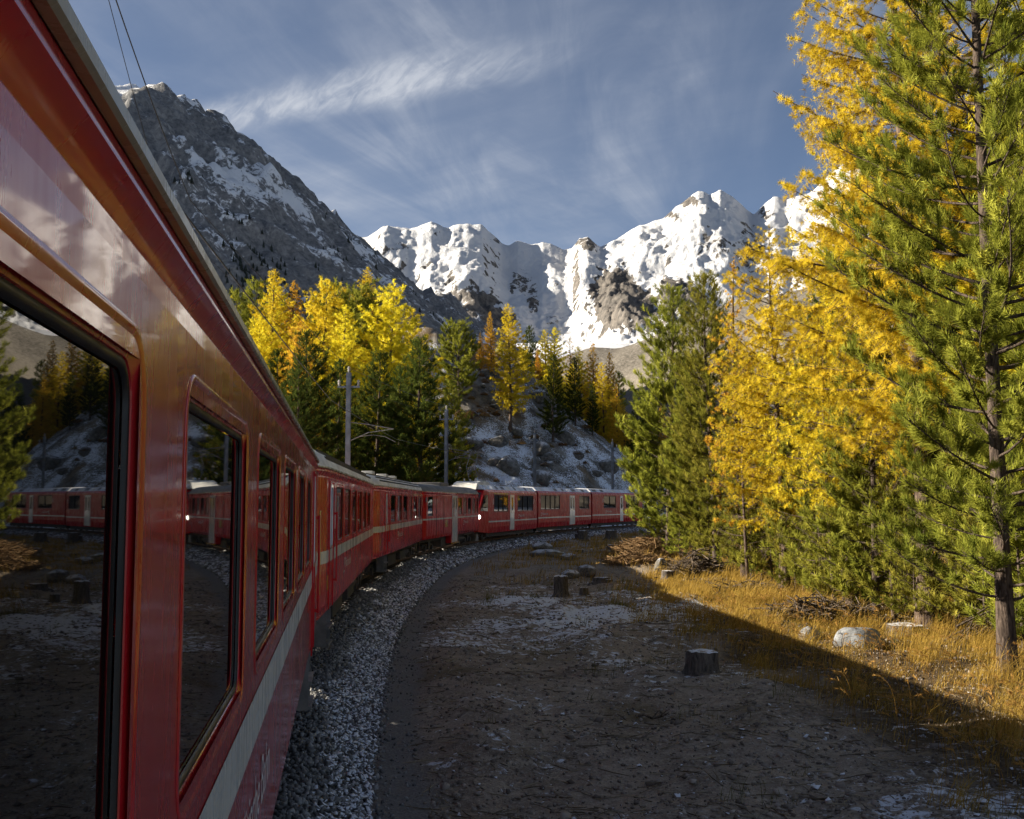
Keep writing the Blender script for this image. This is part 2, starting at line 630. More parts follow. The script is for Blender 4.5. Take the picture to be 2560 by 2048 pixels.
# ------------------------------------------------------------------ ground
def ground_mat():
    m, nt, b = new_mat('forest_soil')
    g = NB(nt)
    co = g.pos()
    bal = g.attr('ballast')
    path = g.attr('path')
    hill = g.attr('hill')
    n1 = g.noise(co, 0.9, 4, 0.62)
    n2 = g.noise(co, 6.0, 5, 0.68)
    n3 = g.noise(co, 28.0, 4, 0.7)
    soil = g.mix(g.ramp(n1, 0.35, 0.65), (0.19, 0.150, 0.115), (0.31, 0.25, 0.19))
    soil = g.mix(g.ramp(n2, 0.42, 0.75), soil, (0.40, 0.34, 0.26))
    soil = g.mix(g.ramp(n3, 0.50, 0.72, 0, 0.75), soil, (0.46, 0.41, 0.34))
    soil = g.mix(g.ramp(n3, 0.46, 0.28, 0, 0.7), soil, (0.045, 0.034, 0.025))
    # dry moss and straw, by patches
    soil = g.mix(g.ramp(g.noise(co, 0.35, 5, 0.6), 0.52, 0.68, 0, 0.55), soil, (0.12, 0.085, 0.03))
    rock = g.mix(g.ramp(g.noise(co, 0.6, 5, 0.68), 0.3, 0.7), (0.06, 0.055, 0.047), (0.25, 0.23, 0.20))
    rock = g.mix(g.ramp(g.noise(co, 0.16, 5, 0.6), 0.48, 0.62, 0, 0.85), rock, (0.17, 0.115, 0.06))
    soil = g.mix(g.attr('litter'), soil, g.mix(g.ramp(n2, 0.35, 0.7), (0.045, 0.030, 0.016), (0.13, 0.088, 0.042)))
    col = g.mix(hill, soil, rock)
    grit = g.mix(g.ramp(n3, 0.35, 0.7), (0.16, 0.157, 0.15), (0.25, 0.245, 0.23))
    col = g.mix(path, col, grit)
    stone = g.mix(g.ramp(n3, 0.35, 0.7), (0.02, 0.02, 0.02), (0.13, 0.13, 0.128))
    col = g.mix(bal, col, stone)
    # thin old snow lying in flecks, thicker in some places
    sn = g.attr('snow')
    fleck = g.noise(g.coord('Object', (1, 1, 1)), 5.0, 6, 0.72, 0.6)
    patch = g.noise(co, 0.28, 4, 0.6)
    th = g.math('SUBTRACT', g.math('ADD', g.math('MULTIPLY', fleck, 0.9), g.math('MULTIPLY', patch, 0.75)), 0.15)
    th = g.math('ADD', th, g.math('MULTIPLY', sn, 0.40))
    sm = g.ramp(th, 0.765, 0.865)
    sm = g.math('MULTIPLY', sm, g.math('SUBTRACT', 1.0, g.math('MULTIPLY', path, 0.92)))
    col = g.mix(sm, col, (0.70, 0.74, 0.80))
    g.l(col, b.inputs['Base Color'])
    b.inputs['Roughness'].default_value = 0.92
    b.inputs['Specular IOR Level'].default_value = 0.2
    h = g.math('ADD', g.math('MULTIPLY', n2, 0.6), g.math('MULTIPLY', n3, 0.4))
    bn = g.bump(h, 1.0, 0.10)
    bn = g.bump(g.noise(co, 90.0, 3, 0.6), 0.5, 0.012, bn)
    g.l(bn, b.inputs['Normal'])
    return m

def axis(parts):
    out = []
    for a, b_, st in parts:
        out.append(np.arange(a, b_, st))
    return np.concatenate(out + [np.array([parts[-1][1]])])

def grid_faces(nr, nc):
    i = np.arange(nr - 1)[:, None] * nc + np.arange(nc - 1)[None]
    i = i.ravel()
    return np.stack([i, i + 1, i + nc + 1, i + nc], 1)

def make_ground():
    xs = axis([(-3000, -600, 300), (-600, -160, 40), (-160, -60, 5), (-60, -12, 1.1), (-12, -4.5, 0.4), (-4.5, 8, 0.15), (8, 22, 0.4), (22, 60, 1.4), (60, 160, 8), (160, 600, 40), (600, 3000, 300)])
    ys = axis([(-300, -20, 20), (-20, 6, 1.0), (6, 24, 0.14), (24, 48, 0.32), (48, 125, 0.8), (125, 215, 1.1), (215, 300, 5), (300, 900, 50), (900, 2400, 250), (2400, 9000, 1100)])
    X, Y = np.meshgrid(xs, ys)
    Z = ground_z(X.ravel(), Y.ravel()).reshape(X.shape)
    s, l = track_sl(X, Y)
    # the far floor of the valley lies a little lower
    farw = sstep(230, 420, np.hypot(X, Y))
    Z = Z * (1 - farw) + farw * (-6 + 4 * fbm(X * 0.004, Y * 0.004, 3))
    f = foot(s)
    bal = np.where(l > 0, sstep(0.10, -0.06, l - f), sstep(-2.9, -2.5, l))
    path = np.where(l > 0, sstep(-0.06, 0.06, l - f) * (1 - sstep(0.40, 0.80, l - f + 0.25 * fbm(X * 0.8, Y * 0.8, 3))), 0)
    hill = np.where(l < -6, sstep(-6, -12, l), 0) * (1 - farw)
    snow = 0.36 * np.exp(-((Y - 30) / 8.0) ** 2) * sstep(0.5, 2.5, l - f) * sstep(9, 5, X) * (l > 0)
    snow = snow - 0.03 * sstep(26, 14, Y) * (l > 0) * (1 - sstep(11.2, 9.6, Y))
    snow = snow + 0.22 * sstep(13.5, 10.5, Y) * sstep(0.5, 3.5, X) * (l > 0)
    snow = snow + np.where(l < -5, 0.26 - 0.16 * sstep(9, 20, Z), 0) * (1 - farw) + 0.3 * farw
    snow = snow - 0.35 * sstep(38, 55, Y) * (l > f + 0.3)
    snow = snow - 0.5 * sstep(5.5, 8.5, X) * (l > 3)
    snow = np.where((l > 0) & (l < f + 0.1), 0.55 * sstep(1.5, 2.3, l - 0.3 * (f - 2.1)) - 0.32, snow)
    litter = sstep(-0.3, 1.2, X - np.interp(Y, [10, 13, 17, 22, 30, 36, 44, 70, 110], [4.6, 4.5, 4.4, 4.0, 3.4, 3.6, 6.0, 9.0, 16.0]) + 1.2 * fbm(X * 0.5, Y * 0.4, 3)) * (l > 3)
    me = mesh_np('ground', np.stack([X.ravel(), Y.ravel(), Z.ravel()], 1), grid_faces(*X.shape), ground_mat(), True,
                 {'ballast': bal.ravel(), 'path': path.ravel(), 'hill': hill.ravel(), 'snow': snow.ravel(), 'litter': litter.ravel()})
    tag(obj('ground', me), 'brown forest floor with thin flecks of snow beside the railway', kind='structure')
make_ground()

# ------------------------------------------------------------------ mountains
def rock_snow_mat(name, rockd, rockl, scree, snow_bias, scale, tone=0.82, low=(0.10, 0.085, 0.06), amp=1.3):
    m, nt, b = new_mat(name)
    g = NB(nt)
    co = g.pos()
    geo = g.n('ShaderNodeNewGeometry')
    sep = g.n('ShaderNodeSeparateXYZ')
    g.l(geo.outputs['Normal'], sep.inputs[0])
    a_snow = g.attr('snow')
    a_low = g.attr('low')
    n1 = g.noise(co, 0.012 * scale, 5, 0.68)
    n2 = g.noise(co, 0.05 * scale, 5, 0.7)
    st = g.n('ShaderNodeMapping')
    st.inputs['Scale'].default_value = (1.0, 1.0, 0.35)
    st.inputs['Rotation'].default_value = (0.3, 0.5, 0.2)
    g.l(co, st.inputs[0])
    n3 = g.noise(st.outputs[0], 0.03 * scale, 6, 0.72, 0.8)
    rock = g.mix(g.ramp(n2, 0.32, 0.7), rockd, rockl)
    rock = g.mix(g.ramp(n3, 0.45, 0.75), rock, scree)
    rock = g.mix(g.math('MULTIPLY', a_low, g.ramp(n1, 0.35, 0.65, 0.25, 0.9)), rock, low)
    s = g.math('ADD', a_snow, g.math('MULTIPLY', g.math('SUBTRACT', n3, 0.5), amp))
    s = g.math('ADD', s, g.math('MULTIPLY', g.math('SUBTRACT', n2, 0.5), 0.55))
    s = g.math('ADD', s, g.math('MULTIPLY', g.math('SUBTRACT', sep.outputs[2], 0.62), 0.35))
    sm = g.ramp(s, 0.46 - snow_bias, 0.58 - snow_bias)
    col = g.mix(sm, rock, (tone, tone * 1.0, tone * 1.01))
    g.l(col, b.inputs['Base Color'])
    b.inputs['Roughness'].default_value = 0.9
    b.inputs['Specular IOR Level'].default_value = 0.12
    bn = g.bump(g.math('ADD', n2, g.math('MULTIPLY', n3, 0.8)), 0.55, 14.0 / scale)
    g.l(bn, b.inputs['Normal'])
    return m

def poly_interp(P, x):
    P = np.array(P, float)
    return np.interp(x, P[:, 0], P[:, 1])

def seg_dist(U, V, P):
    """distance of points to a polyline, and the position along it 0..1"""
    best = np.full(U.shape, 1e9)
    par = np.zeros(U.shape)
    n = len(P) - 1
    for i in range(n):
        ax, ay = P[i]
        bx, by = P[i + 1]
        dx, dy = bx - ax, by - ay
        t = np.clip(((U - ax) * dx + (V - ay) * dy) / (dx * dx + dy * dy), 0, 1)
        d = np.hypot(U - ax - t * dx, V - ay - t * dy)
        k = d < best
        best = np.where(k, d, best)
        par = np.where(k, (i + t) / n, par)
    return best, par

LEFT_SKY = [(-900, 620), (-500, 420), (-200, 300), (60, 235), (200, 222), (260, 215), (325, 203), (367, 219), (409, 240), (434, 246), (450, 246), (467, 261), (492, 292), (521, 317), (555, 329), (613, 375),
            (651, 417), (692, 459), (743, 505), (805, 553), (868, 605), (930, 651), (1001, 701), (1060, 734), (1100, 759), (1197, 821), (1260, 870), (1400, 960), (1600, 1090)]

def left_mountain():
    nu, ntt = 440, 180
    u = np.linspace(-900, 1600, nu)
    v = poly_interp(LEFT_SKY, u)
    dist = np.interp(u, [-900, 200, 1300, 1600], [1050, 1600, 2950, 3300])
    ridge = np.array([at_depth(a, b, c) for a, b, c in zip(u, v, dist)])
    ridge[:, 2] += 10 * fbm(u * 0.03, u * 0 + 1.5, 4) * np.clip((ridge[:, 2] - 100) / 300, 0, 1)
    T = np.linspace(-0.45, 1.0, ntt)
    rt = np.gradient(ridge[:, :2], axis=0)
    rt /= np.linalg.norm(rt, axis=1)[:, None]
    dn = np.array([0.80, -0.60])
    X = np.empty((ntt, nu))
    Y = np.empty_like(X)
    Z = np.empty_like(X)
    hgt = ridge[:, 2] + 30
    for i, t in enumerate(T):
        run = hgt * 1.55 * t
        X[i] = ridge[:, 0] + dn[0] * run
        Y[i] = ridge[:, 1] + dn[1] * run
        if t >= 0:
            fall = 1.0 * (1 - (1 - t) ** 1.45)
            Z[i] = ridge[:, 2] - hgt * fall
        else:
            Z[i] = ridge[:, 2] - hgt * (-t) * 1.15
    TT = np.repeat(T[:, None], nu, 1)
    amp = np.minimum(sstep(0.0, 0.10, np.abs(TT)), 1)
    su = np.repeat(np.linspace(0, 1, nu)[None], ntt, 0) * 40
    gul = ridged(su * 1.1 + 0.8 * TT, TT * 1.6 + 0.05 * su, 5, 0.52)
    rg = fbm(X / 150.0, Y / 150.0, 6, 0.55)
    crag = ridged(X / 64.0 + 3, Y / 64.0, 5, 0.55)
    strata = ridged(su * 0.16 + 0.5 * rg, TT * 8.0 - su * 0.22, 4, 0.5)
    damp = (0.25 + 0.75 * sstep(0.75, 0.2, TT)) * np.clip(hgt[None] / 350, 0, 1)
    Z += amp * damp * (30 * gul + 22 * rg + 16 * crag + 34 * strata)
    k = np.clip(TT, 0, 1)
    n = fbm(X / 112.0 + 8, Y / 112.0, 5)
    snow = 0.42 * sstep(0.10, 0.0, k) + 0.10 * np.exp(-((k - 0.30) / 0.12) ** 2) - 0.16 * np.exp(-((k - 0.15) / 0.07) ** 2) + 0.30 * n + 0.42 * (strata - 0.35) + 0.03 - 0.25 * sstep(0.45, 0.8, k)
    snow += 0.22 * sstep(0.15, 0.42, gul * -1 + 0.3)
    low = sstep(0.35, 0.75, k + 0.1 * n)
    me = mesh_np('mountain_slope', np.stack([X.ravel(), Y.ravel(), Z.ravel()], 1), grid_faces(ntt, nu),
                 rock_snow_mat('grey_scree_slope', (0.10, 0.102, 0.108), (0.24, 0.235, 0.23), (0.33, 0.32, 0.305), 0.22, 2.4, 0.76, (0.22, 0.20, 0.165), amp=1.0), True,
                 {'snow': snow.ravel(), 'low': low.ravel()})
    tag(obj('mountain', me), 'steep grey mountain slope dusted with snow', kind='structure')
    return X, Y, Z, T, u

LM = left_mountain()

SNOW_SKY = [(560, 640), (700, 600), (808, 553), (881, 583), (914, 583), (953, 554), (1019, 562), (1074, 544), (1116, 559), (1146, 550), (1203, 551), (1230, 577), (1255, 601), (1273, 604), (1291, 594), (1327, 604), (1360, 595),
            (1393, 607), (1411, 619), (1432, 613), (1451, 586), (1472, 584), (1505, 610), (1544, 589), (1604, 553), (1665, 535), (1701, 504), (1755, 462), (1773, 465), (1785, 474), (1812, 461), (1846, 480), (1876, 510),
            (1897, 526), (1912, 510), (1948, 477), (1978, 486), (2040, 470), (2110, 405), (2190, 362), (2260, 380), (2350, 430), (2480, 480), (2700, 560), (3000, 640)]

def snow_massif():
    """a real height field: summits at about 8 km, spurs and a glacier basin in front of them"""
    nu, nv = 560, 260
    u = np.linspace(560, 2900, nu)
    vs = poly_interp(SNOW_SKY, u) + 4.0 * fbm(u / 34.0, u * 0 + 2.2, 5, 0.6)
    T = np.concatenate([np.linspace(0, 1, nv - 30), 1 + np.linspace(0.02, 0.4, 30)])
    TT = np.repeat(T[:, None], nu, 1)
    U = np.repeat(u[None], nv, 0)
    k = np.clip(TT, 0, 1)
    Dp = 4600 + 3400 * TT
    a_sky = (1258 - vs)[None] / F_PX
    a0 = 0.128
    # gently rising ice below, steeper walls above, a shelf in between
    h = 0.52 * k ** 1.15 + 0.48 * sstep(0.42, 1.0, k) ** 1.0
    Z = Dp * (a0 + (a_sky - a0) * h) + CAM_Z
    X = Dp * (U - 1280) / F_PX
    over = TT > 1
    Z = np.where(over, 8000 * a_sky - (TT - 1) * 5200, Z)
    wx = 220 * fbm(X / 1500.0 + 3, Dp / 1500.0, 3)
    wy = 220 * fbm(X / 1500.0 - 7, Dp / 1500.0 + 5, 3)
    Xa, Ya = (X + wx), (Dp + wy)
    big = ridged(Xa / 1250.0 + 0.35, Ya / 1700.0 + 0.2, 6, 0.50)
    mid = ridged(Xa / 420.0 + 5, Ya / 560.0, 5, 0.52)
    small = fbm(X / 110.0, Dp / 110.0, 4, 0.55)
    win = sstep(0.0, 0.22, k) * sstep(1.0, 0.86, k)
    # the glacier basin is smooth, the buttress and spurs are not
    V0 = 1258 - F_PX * Z / Dp
    dgl, pgl = seg_dist(U, V0, [(1290, 620), (1310, 690), (1360, 770), (1420, 880)])
    ice = np.exp(-(dgl / 105.0) ** 2)
    amp = (1 - 0.66 * ice) * win
    Z = Z + amp * (215 * (big - 0.35) + 62 * (mid - 0.35)) + win * 18 * small
    Z = Z - 90 * ice * win
    def bump(cu, t0, ru, rt, A):
        return A * np.exp(-((U - cu) / ru) ** 2 - ((TT - t0) / rt) ** 2)
    Z = Z + bump(1565, 0.36, 60, 0.13, 150) + bump(1520, 0.55, 60, 0.18, 110) + bump(1200, 0.38, 80, 0.14, 120) + bump(1690, 0.35, 60, 0.2, 110)
    Z = Z + win * ice * (48 * ridged(X / 95.0 + 2, Dp / 120.0, 4, 0.6) + 40 * ridged(Xa / 260.0, Ya / 300.0, 3)) * sstep(0.9, 0.3, k)
    V1 = 1258 - F_PX * (Z - CAM_Z) / Dp
    def blob(cx, cy, rx, ry, a=1.0):
        q = ((U - cx) / rx) ** 2 + ((V1 - cy) / ry) ** 2
        return a * sstep(1.5, 0.35, q + 0.95 * fbm(U / 18.0 + cx, V1 / 18.0, 5))
    rock = np.zeros_like(U)
    for c in [(1545, 745, 72, 85, 1.0), (1600, 780, 62, 52, 0.85), (1640, 800, 40, 30, 0.6), (1180, 755, 70, 45, 0.8), (1230, 800, 60, 40, 0.85), (1120, 715, 40, 26, 0.5), (1672, 525, 34, 12, 0.65),
              (1730, 490, 30, 16, 0.8), (1470, 600, 32, 18, 0.8), (1790, 610, 55, 40, 0.45), (1700, 740, 70, 55, 0.75), (1240, 590, 16, 14, 0.6), (1300, 705, 30, 34, 0.6), (1335, 745, 16, 40, 0.6), (1385, 800, 34, 16, 0.42), (1400, 700, 20, 16, 0.35),
              (990, 610, 26, 14, 0.45), (1060, 655, 24, 14, 0.5), (1930, 520, 24, 20, 0.6), (1890, 620, 40, 70, 0.5), (845, 640, 60, 50, 0.3)]:
        rock = np.maximum(rock, blob(*c))
    # steep faces shed their snow
    gx = np.gradient(Z, axis=1) / np.maximum(np.gradient(X, axis=1), 1)
    gy = np.gradient(Z, axis=0) / np.maximum(np.gradient(Dp, axis=0), 1)
    steep = np.sqrt(gx ** 2 + gy ** 2)
    rock = np.maximum(rock, 0.62 * sstep(1.10, 1.9, steep) * (1 - over))
    Z = Z + win * rock * 60 * (ridged(X / 130.0, Dp / 160.0, 5, 0.6) - 0.4)
    snow = 0.94 - 1.0 * rock
    me = mesh_np('snow_mountains', np.stack([X.ravel(), Dp.ravel(), Z.ravel()], 1), grid_faces(nv, nu),
                 rock_snow_mat('glacier_snow', (0.06, 0.057, 0.055), (0.19, 0.17, 0.15), (0.24, 0.21, 0.18), 0.06, 0.42, 0.62, amp=1.9), True,
                 {'snow': snow.ravel(), 'low': np.zeros(U.size)})
    tag(obj('snowy_mountains', me), 'sunlit snow covered mountain chain with a glacier', kind='structure')
snow_massif()

def side_hill(name, sky, d0, d1, run, dn, seed, mat, label, snowf, u0, u1, relief=1.0):
    nu, nt_ = 130, 70
    u = np.linspace(u0, u1, nu)
    v = poly_interp(sky, u)
    dist = np.linspace(d0, d1, nu)
    ridge = np.array([at_depth(a, b, c) for a, b, c in zip(u, v, dist)])
    T = np.linspace(-0.5, 1, nt_)
    hgt = ridge[:, 2] + 20
    X = ridge[None, :, 0] + dn[0] * run * hgt[None] * T[:, None]
    Y = ridge[None, :, 1] + dn[1] * run * hgt[None] * T[:, None]
    fall = np.where(T >= 0, 1 - (1 - np.clip(T, 0, 1)) ** 1.35, -T * 1.2)
    Z = ridge[None, :, 2] - hgt[None] * fall[:, None]
    TT = np.repeat(T[:, None], nu, 1)
    a = sstep(0, 0.12, np.abs(TT))
    sc = hgt.mean()
    Z = Z + relief * a * sc * (0.07 * ridged(X / (0.55 * sc) + seed, Y / (0.55 * sc), 5) + 0.09 * fbm(X / (0.9 * sc), Y / (0.9 * sc) + seed, 5))
    n = fbm(X / (0.4 * sc), Y / (0.4 * sc) + seed, 4)
    me = mesh_np(name, np.stack([X.ravel(), Y.ravel(), Z.ravel()], 1), grid_faces(nt_, nu), mat, True,
                 {'snow': (snowf + 0.22 * n).ravel(), 'low': sstep(0.1, 0.6, TT).ravel()})
    tag(obj(name, me), label, kind='structure')

MORAINE = rock_snow_mat('moraine_rubble', (0.10, 0.09, 0.075), (0.22, 0.195, 0.16), (0.28, 0.25, 0.21), 0.0, 3.0, 0.75, (0.20, 0.17, 0.13))
side_hill('moraine', [(1380, 900), (1480, 868), (1545, 872), (1590, 858), (1640, 838), (1690, 805), (1750, 775), (1820, 762), (1950, 735), (2200, 680), (2700, 600), (3600, 480)],
          3300, 2300, 2.0, (-0.35, -0.94), 3.0, MORAINE, 'tan rubble moraine below the glacier', 0.16, 1380, 3600)
side_hill('glacier_snout', [(1180, 862), (1300, 858), (1400, 856), (1500, 856), (1560, 860), (1640, 872), (1760, 890)],
          4400, 4300, 2.4, (0.0, -1.0), 9.0, rock_snow_mat('snout_snow', (0.12, 0.11, 0.1), (0.2, 0.19, 0.17), (0.25, 0.23, 0.2), 0.2, 2.0, 0.84), 'flat snow covered glacier snout', 0.75, 1180, 1760, 0.3)

def mountain_woods():
    """dark conifers dotted over the lower part of the grey slope: one far-off wood"""
    X, Y, Z, T, u = LM
    r = np.random.default_rng(8)
    tv, tf = [], []
    n = 7
    lay = [(0.05, 0.26, 0.42), (0.28, 0.22, 0.72), (0.55, 0.16, 1.0)]
    for z0, rr, z1 in lay:
        b = len(tv)
        for k in range(n):
            a = 2 * math.pi * k / n + z0 * 3
            q = rr * (1.0 + 0.35 * math.sin(k * 2.4 + z0 * 9))
            tv.append((q * math.cos(a), q * math.sin(a), z0))
        tv.append((0, 0, z1))
        for k in range(n):
            tf.append((b + k, b + (k + 1) % n, b + n))
    tv = np.array(tv)
    tf = np.array(tf)
    ii, jj = [], []
    cand = 42000
    i = r.integers(47, len(T) - 2, cand)
    j = r.integers(0, len(u) - 1, cand)
    t = T[i]
    dens = fbm(X[i, j] / 120.0, Y[i, j] / 120.0 + 4, 4)
    prob = sstep(0.36, 0.60, t + 0.35 * dens) * (0.12 + 0.88 * sstep(-0.05, 0.25, dens))
    keep = r.random(cand) < prob * 0.55
    i, j = i[keep], j[keep]
    N_ = len(i)
    fx = r.random(N_)
    P = np.stack([X[i, j] * (1 - fx) + X[i, j + 1] * fx, Y[i, j] * (1 - fx) + Y[i, j + 1] * fx, Z[i, j] * (1 - fx) + Z[i, j + 1] * fx - 1.5], 1)
    h = r.uniform(5, 11, N_)
    w = h * r.uniform(0.7, 1.2, N_)
    V = P[:, None] + tv[None] * np.stack([w, w, h], 1)[:, None]
    Fc = (tf[None] + (np.arange(N_) * len(tv))[:, None, None]).reshape(-1, 3)
    m = simple('far_conifer_green', (0.022, 0.030, 0.020), 0.9, var=0.4, vscale=0.05)
    me = mesh_np('far_forest', V.reshape(-1, 3), Fc, m, False)
    tag(obj('far_forest', me), 'dark scattered conifer wood on the grey mountain slope', 'forest', kind='stuff')
mountain_woods()

# ------------------------------------------------------------------ railway track
def rails_and_sleepers():
    root = empty('railway_track')
    tag(root, 'rusty narrow gauge track curving under the red train', kind='structure')
    zz = rise(TRK_S)
    for sgn in (-0.535, 0.535):
        mb = MB()
        prof = [(-0.035, 0.0), (0.035, 0.0), (0.035, 0.13), (-0.035, 0.13)]
        b = 0
        for k in range(len(TRK)):
            c = TRK[k] + TRK_N[k] * sgn
            for a, h in prof:
                p = c + TRK_N[k] * a
                mb.v.append((p[0], p[1], h + zz[k] + 0.02))
        for k in range(len(TRK) - 1):
            for j in range(4):
                mb.f.append((k * 4 + j, k * 4 + (j + 1) % 4, k * 4 + 4 + (j + 1) % 4, k * 4 + 4 + j))
        mb.build('rail', M_RAIL, root)
    mb = MB()
    mb.box(-1.0, 1.0, -0.11, 0.11, -0.12, 0.02)
    me = mb.data('sleeper', M_SLEEPER, bevel=0.012)
    for s in np.arange(8, 140, 0.65):
        k = int(np.argmin(np.abs(TRK_S - s)))
        o = obj('sleeper', me, root)
        c = TRK[k] + TRK_T[k] * (s - TRK_S[k])
        o.location = (c[0], c[1], float(rise(s)))
        o.rotation_euler = (0, 0, math.atan2(TRK_N[k][1], TRK_N[k][0]))
rails_and_sleepers()

# ------------------------------------------------------------------ carriages
def rrect(w, h, r, n=5):
    """rounded rectangle outline, anticlockwise seen from +x, as (y, z)"""
    pts = []
    for cx, cy, a0 in ((w / 2 - r, h / 2 - r, 0), (-w / 2 + r, h / 2 - r, 90), (-w / 2 + r, -h / 2 + r, 180), (w / 2 - r, -h / 2 + r, 270)):
        for k in range(n + 1):
            a = math.radians(a0 + 90 * k / n)
            pts.append((cx + r * math.cos(a), cy + r * math.sin(a)))
    return pts

def sweep_ring(w, h, r, prof, name, mat, n=5):
    """a profile of (outward, x) swept round a rounded opening"""
    mb = MB()
    rings = []
    for off, x in prof:
        ro = max(0.004, r + off)
        rings.append([(x, y, z) for y, z in rrect(w + 2 * off, h + 2 * off, ro, n)])
    m = len(rings[0])
    for rg in rings:
        mb.v.extend(rg)
    for i in range(len(rings) - 1):
        for k in range(m):
            mb.f.append((i * m + k, i * m + (k + 1) % m, (i + 1) * m + (k + 1) % m, (i + 1) * m + k))
    return mb.data(name, mat, smooth=50)

_win = {}
def window_meshes(w, h, r, depth, proud, mat):
    key = (round(w, 3), round(h, 3), r, depth, proud, mat.name)
    if key in _win:
        return _win[key]
    fr = sweep_ring(w, h, r, [(0.060, 0.0006), (0.056, proud), (0.048, proud), (0.034, -0.001), (0.012, -depth * 0.35), (0.002, -depth * 0.5), (0.0, -depth * 0.75)], 'window', mat)
    se = sweep_ring(w, h, r, [(0.004, -depth * 0.70), (-0.003, -depth * 0.60), (-0.012, -depth * 0.66), (-0.017, -depth)], 'seal', M_RUBBER)
    mb = MB()
    pts = rrect(w - 0.04, h - 0.04, max(0.004, r - 0.02))
    mb.v.extend([(0, y, z) for y, z in pts])
    mb.f.append(tuple(range(len(pts))))
    pa = mb.data('pane', M_GLASS)
    _win[key] = (fr, se, pa)
    return _win[key]

def add_window(root, y, z, w, h, x, mat, r=0.07, depth=0.023, proud=0.004, bar=None):
    fr, se, pa = window_meshes(w, h, r, depth, proud, mat)
    f = obj('window', fr, root)
    f.location = (x, y, z)
    s = obj('seal', se, f)
    p = obj('pane', pa, f)
    p.location = (-depth - 0.002, 0, 0)
    if bar:
        mb = MB()
        mb.box(-0.02, 0.0, -w / 2 + 0.01, w / 2 - 0.01, -0.012, 0.012)
        b = mb.build('glazing_bar', M_RUBBER, f)
        b.location = (-depth * 0.5, 0, bar)
    return f

def cells(mb, x, ys, zs, holes):
    """flat wall at x with rectangular holes (y0,y1,z0,z1)"""
    Y = sorted(set([round(v, 4) for v in ys] + [round(v, 4) for h in holes for v in h[:2]]))
    Z = sorted(set([round(v, 4) for v in zs] + [round(v, 4) for h in holes for v in h[2:]]))
    for a, b in zip(Y[:-1], Y[1:]):
        for c, d in zip(Z[:-1], Z[1:]):
            my, mz = (a + b) / 2, (c + d) / 2
            if any(h[0] < my < h[1] and h[2] < mz < h[3] for h in holes):
                continue
            mb.quad((x, a, c), (x, b, c), (x, b, d), (x, a, d))

def lettering(root, y, z, size, x, mat=M_LETTER, emblem=True, text='Rh\u00e4tische Bahn'):
    cu = bpy.data.curves.new('lettering', 'FONT')
    cu.body = text
    cu.size = size
    cu.extrude = 0.0
    cu.space_character = 0.95
    cu.resolution_u = 2
    t = bpy.data.objects.new('tmp_text', cu)
    COL.objects.link(t)
    dg = bpy.context.evaluated_depsgraph_get()
    me = bpy.data.meshes.new_from_object(t.evaluated_get(dg))
    bpy.data.objects.remove(t, do_unlink=True)
    me.name = 'lettering'
    me.materials.clear()
    me.materials.append(mat)
    for p in me.polygons:
        p.material_index = 0
    n = len(me.vertices)
    a = np.empty(n * 3, np.float32)
    me.vertices.foreach_get('co', a)
    a = a.reshape(-1, 3)
    b = np.stack([np.zeros(n), a[:, 0], a[:, 1]], 1).astype(np.float32)
    me.vertices.foreach_set('co', b.ravel())
    me.update()
    o = obj('lettering', me, root)
    o.location = (x + 0.004, y, z)
    if emblem:
        mb = MB()
        s = size
        # slanted block emblem: two open bars joined like the linked letters in front of the name
        def bar(y0, z0, y1, z1):
            k = 0.28
            mb.quad((0, y0 + k * z0, z0), (0, y1 + k * z0, z0), (0, y1 + k * z1, z1), (0, y0 + k * z1, z1))
        bar(-1.75 * s, -0.30 * s, -0.45 * s, -0.18 * s)
        bar(-1.45 * s, 0.18 * s, -1.33 * s, 0.62 * s)
        bar(-1.45 * s, 0.62 * s, -0.95 * s, 0.76 * s)
        bar(-1.07 * s, 0.02 * s, -0.95 * s, 0.62 * s)
        bar(-0.80 * s, 0.62 * s, -0.30 * s, 0.76 * s)
        bar(-0.80 * s, 0.02 * s, -0.68 * s, 0.62 * s)
        bar(-0.42 * s, 0.22 * s, -0.30 * s, 0.62 * s)
        e = mb.build('emblem', mat, root)
        e.location = (x + 0.004, y, z)
    return o

def bogie(root, y, z=0.0, hw=0.95):
    mb = MB()
    for sx in (-1, 1):
        mb.box(sx * 0.86 - 0.06, sx * 0.86 + 0.06, -1.35, 1.35, 0.42, 0.60)
        for yy in (-0.9, 0.9):
            mb.box(sx * 0.92 - 0.09, sx * 0.92 + 0.09, yy - 0.15, yy + 0.15, 0.28, 0.52)
            mb.tube([(sx * 0.9, yy + 0.28, 0.36), (sx * 0.9, yy + 0.28, 0.60)], 0.07, 8)
        mb.box(sx * 0.9 - 0.1, sx * 0.9 + 0.1, -0.22, 0.22, 0.34, 0.74)
    mb.box(-0.8, 0.8, -0.25, 0.25, 0.45, 0.66)
    b = mb.build('bogie', M_UNDER, root)
    b.location = (0, y, z)
    for yy in (-0.9, 0.9):
        for sx in (-1, 1):
            w = MB()
            w.tube([(sx * 0.50, 0, 0), (sx * 0.53, 0, 0), (sx * 0.535, 0, 0), (sx * 0.62, 0, 0)], [0.41, 0.41, 0.37, 0.37], 18)
            o = w.build('wheel', M_STEEL, b, smooth=30)
            o.location = (0, yy, 0.52)
    return b

